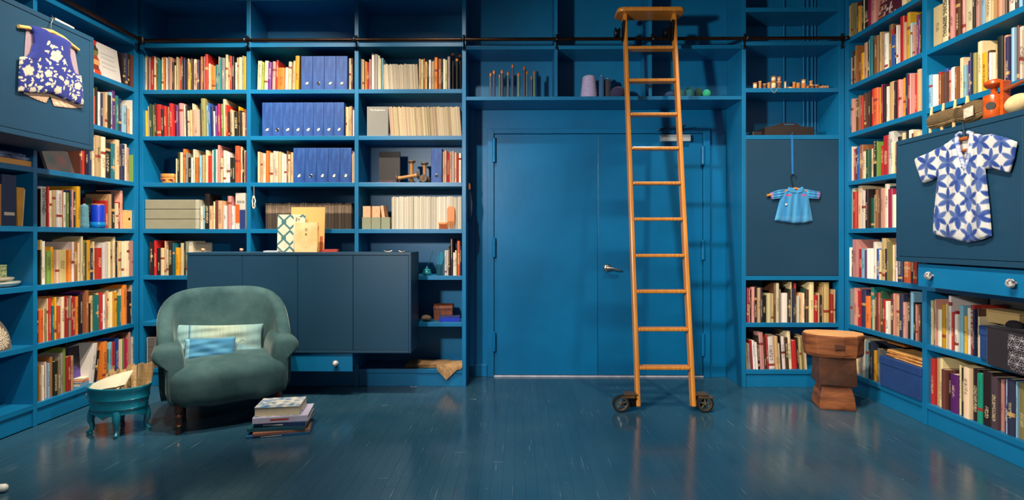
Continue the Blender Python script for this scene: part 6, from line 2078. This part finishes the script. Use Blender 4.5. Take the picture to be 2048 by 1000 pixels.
LIN = lambda x_, y_: np.where((np.sin(y_ * 2.0 + x_ * .25) > .3)[..., None], np.array((196, 150, 120.)), np.array((226, 190, 160.)))
cloth(vest, 'back_lining', 'L', VP + .012, [[(52, 58), (100, 66), (148, 92)], [(48, 120), (158, 150)], [(46, 186), (70, 198), (92, 206), (100, 192), (108, 212), (140, 216), (164, 216)]], 60, 60, .004, None,
      lambda x_, y_: np.where((y_ < 150)[..., None], np.array((150, 128, 140.)), LIN(x_, y_)), FABA, vo_)
cloth(vest, 'front', 'L', VP, [[(58, 50), (75, 53), (89, 58), (100, 67), (115, 71), (128, 77), (142, 86)], [(65, 66), (139, 99)], [(66, 86), (139, 112)], [(61, 104), (143, 130)], [(54, 112), (149, 147)], [(39, 114), (54, 116), (152, 150), (161, 152)], [(37, 150), (164, 180)],
                               [(36, 183), (68, 186), (100, 187), (130, 199), (167, 213)]], 150, 170, .020, lambda u, v: .005 * math.sin(u * 11 + v * 3) * v, vestc, FABA, vo_, smooth_rows=False)
hv = thing('clothes_hanger', 'pale wooden hanger holding the printed vest', 'hanger', wloc('L', *vo_), WROT['L'])
PALEW = mat('pale_hanger_wood', (226, 172, 96), .45, .08, 8)
b = MB(); b.tube([loc_pt('L', p[0], p[1], VP + .004, vo_) for p in ((37, 53), (58, 56), (80, 59), (104, 64), (125, 75), (142, 89), (157, 100))], [.010, .011, .012, .013, .012, .011, .009], 10); b.build('shoulder_bar', PALEW, hv, smooth=True)
MB().tube([loc_pt('L', p[0], p[1], VP - .002, vo_) for p in ((102, 62), (102, 47), (105, 40), (106, 35), (104, 31))], .0022, 8).build('hook', CHROME, hv, smooth=True)

# ------------------------------------------------------------------ doll-size blue dress on the cupboard door
DP = -.008
do_ = org_of('B', 1588, 447, DP)
dr = thing('baby_dress', 'small sky blue baby dress hanging on the cupboard door', 'dress', wloc('B', *do_), 0)


def dcol(px, py):
    f = .5 + .28 * np.sin(px * .55 + py * .05) + .2 * np.sin(px * .21 + 2)
    c = np.array((36, 124, 186.)) * (1 - f[..., None]) + np.array((74, 160, 212.)) * f[..., None]
    hem = (py > 432)[..., None]
    c = np.where(hem, c * .8 + np.array((120, 182, 222.)) * .2, c)
    sm = (((py > 389) & (py < 393)) & (((px > 1569) & (px < 1580)) | ((px > 1600) & (px < 1610))))[..., None]
    return np.where(sm, np.array((176, 80, 130.)), c)


def cuff(px, py):
    c = dcol(px, py)
    e = ((px < 1545) | (px > 1632))[..., None]
    return np.where(e, np.array((150, 130, 190.)), c)


cloth(dr, 'body', 'B', DP, [[(1570, 379), (1580, 376), (1593, 381), (1604, 376), (1612, 379)], [(1562, 390), (1617, 390)], [(1558, 405), (1619, 405)], [(1549, 441), (1570, 444), (1590, 447), (1610, 446), (1626, 442)]], 70, 70, .018,
      lambda u, v: .005 * math.sin(u * 24) * v, dcol, FABA, do_)
cloth(dr, 'sleeve', 'B', DP - .002, [[(1540, 386), (1556, 380), (1572, 378)], [(1540, 391), (1568, 388)], [(1544, 399), (1552, 398), (1563, 397)]], 40, 30, .018, lambda u, v: .003 * math.sin(v * 20), cuff, FABA, do_)
cloth(dr, 'sleeve', 'B', DP - .002, [[(1610, 378), (1625, 381), (1640, 384)], [(1613, 388), (1640, 391)], [(1617, 397), (1628, 398), (1638, 398)]], 40, 30, .018, lambda u, v: .003 * math.sin(v * 20), cuff, FABA, do_)
PCOL = lambda x_, y_: np.broadcast_to(np.array((62, 148, 204.)), x_.shape + (3,))
cloth(dr, 'collar_flap', 'B', DP - .018, [[(1577, 374), (1590, 377)], [(1575, 381), (1592, 384)], [(1582, 386), (1594, 386)]], 16, 12, .006, None, PCOL, FABA, do_)
cloth(dr, 'collar_flap', 'B', DP - .018, [[(1597, 377), (1606, 373)], [(1595, 384), (1607, 380)], [(1594, 386), (1603, 386)]], 16, 12, .006, None, PCOL, FABA, do_)
m = MB(); m.M = Matrix.Translation(loc_pt('B', 1572.5, 409, DP - .022, do_)) @ Matrix.Rotation(PI / 2, 4, 'X'); m.lathe([(.009, 0), (.009, .002), (.006, .004), (0, .004)], 16); m.build('button', WHITE, dr, smooth=True)
dh = thing('clothes_hanger', 'small orange wooden hanger holding the baby dress', 'hanger', wloc('B', *do_), 0)
MB().tube([loc_pt('B', p[0], p[1], DP - .006, do_) for p in ((1534, 391), (1545, 389), (1570, 382), (1590, 377), (1610, 381), (1630, 388))], [.011, .010, .010, .011, .010, .008], 10).build('shoulder_bar', WOODO, dh, smooth=True)
MB().tube([loc_pt('B', p[0], p[1], DP - .006, do_) for p in ((1590, 378), (1585, 370), (1583, 360), (1581, 352), (1585, 348), (1592, 352), (1592, 356))], .0025, 8).build('hook', BLACK, dh, smooth=True)
rb = thing('blue_ribbon', 'narrow blue ribbon holding the hanger of the baby dress', 'ribbon', wloc('B', wx('B', 1584, -.004), -.004, LV(2)))
zl = wz('B', 1585, 349, -.004) - LV(2)
m = MB(); m.loft([[(-.010, .0, .002), (.010, 0, .002), (.010, .002, .002), (-.010, .002, .002)], [(-.010, -.002, -.02), (.010, -.002, -.02), (.010, .001, -.02), (-.010, .001, -.02)], [(-.004, -.003, zl), (.012, -.003, zl), (.012, -.001, zl), (-.004, -.001, zl)]])
m.build('band', mat('blue_ribbon_satin', (34, 110, 176), .4), rb)
MB().tube([(-.002, -.004, .004), (.004, -.006, .012), (-.004, -.004, .018)], .005, 8).build('knot', mat('blue_ribbon_knot', (40, 70, 110), .5), rb, smooth=True)
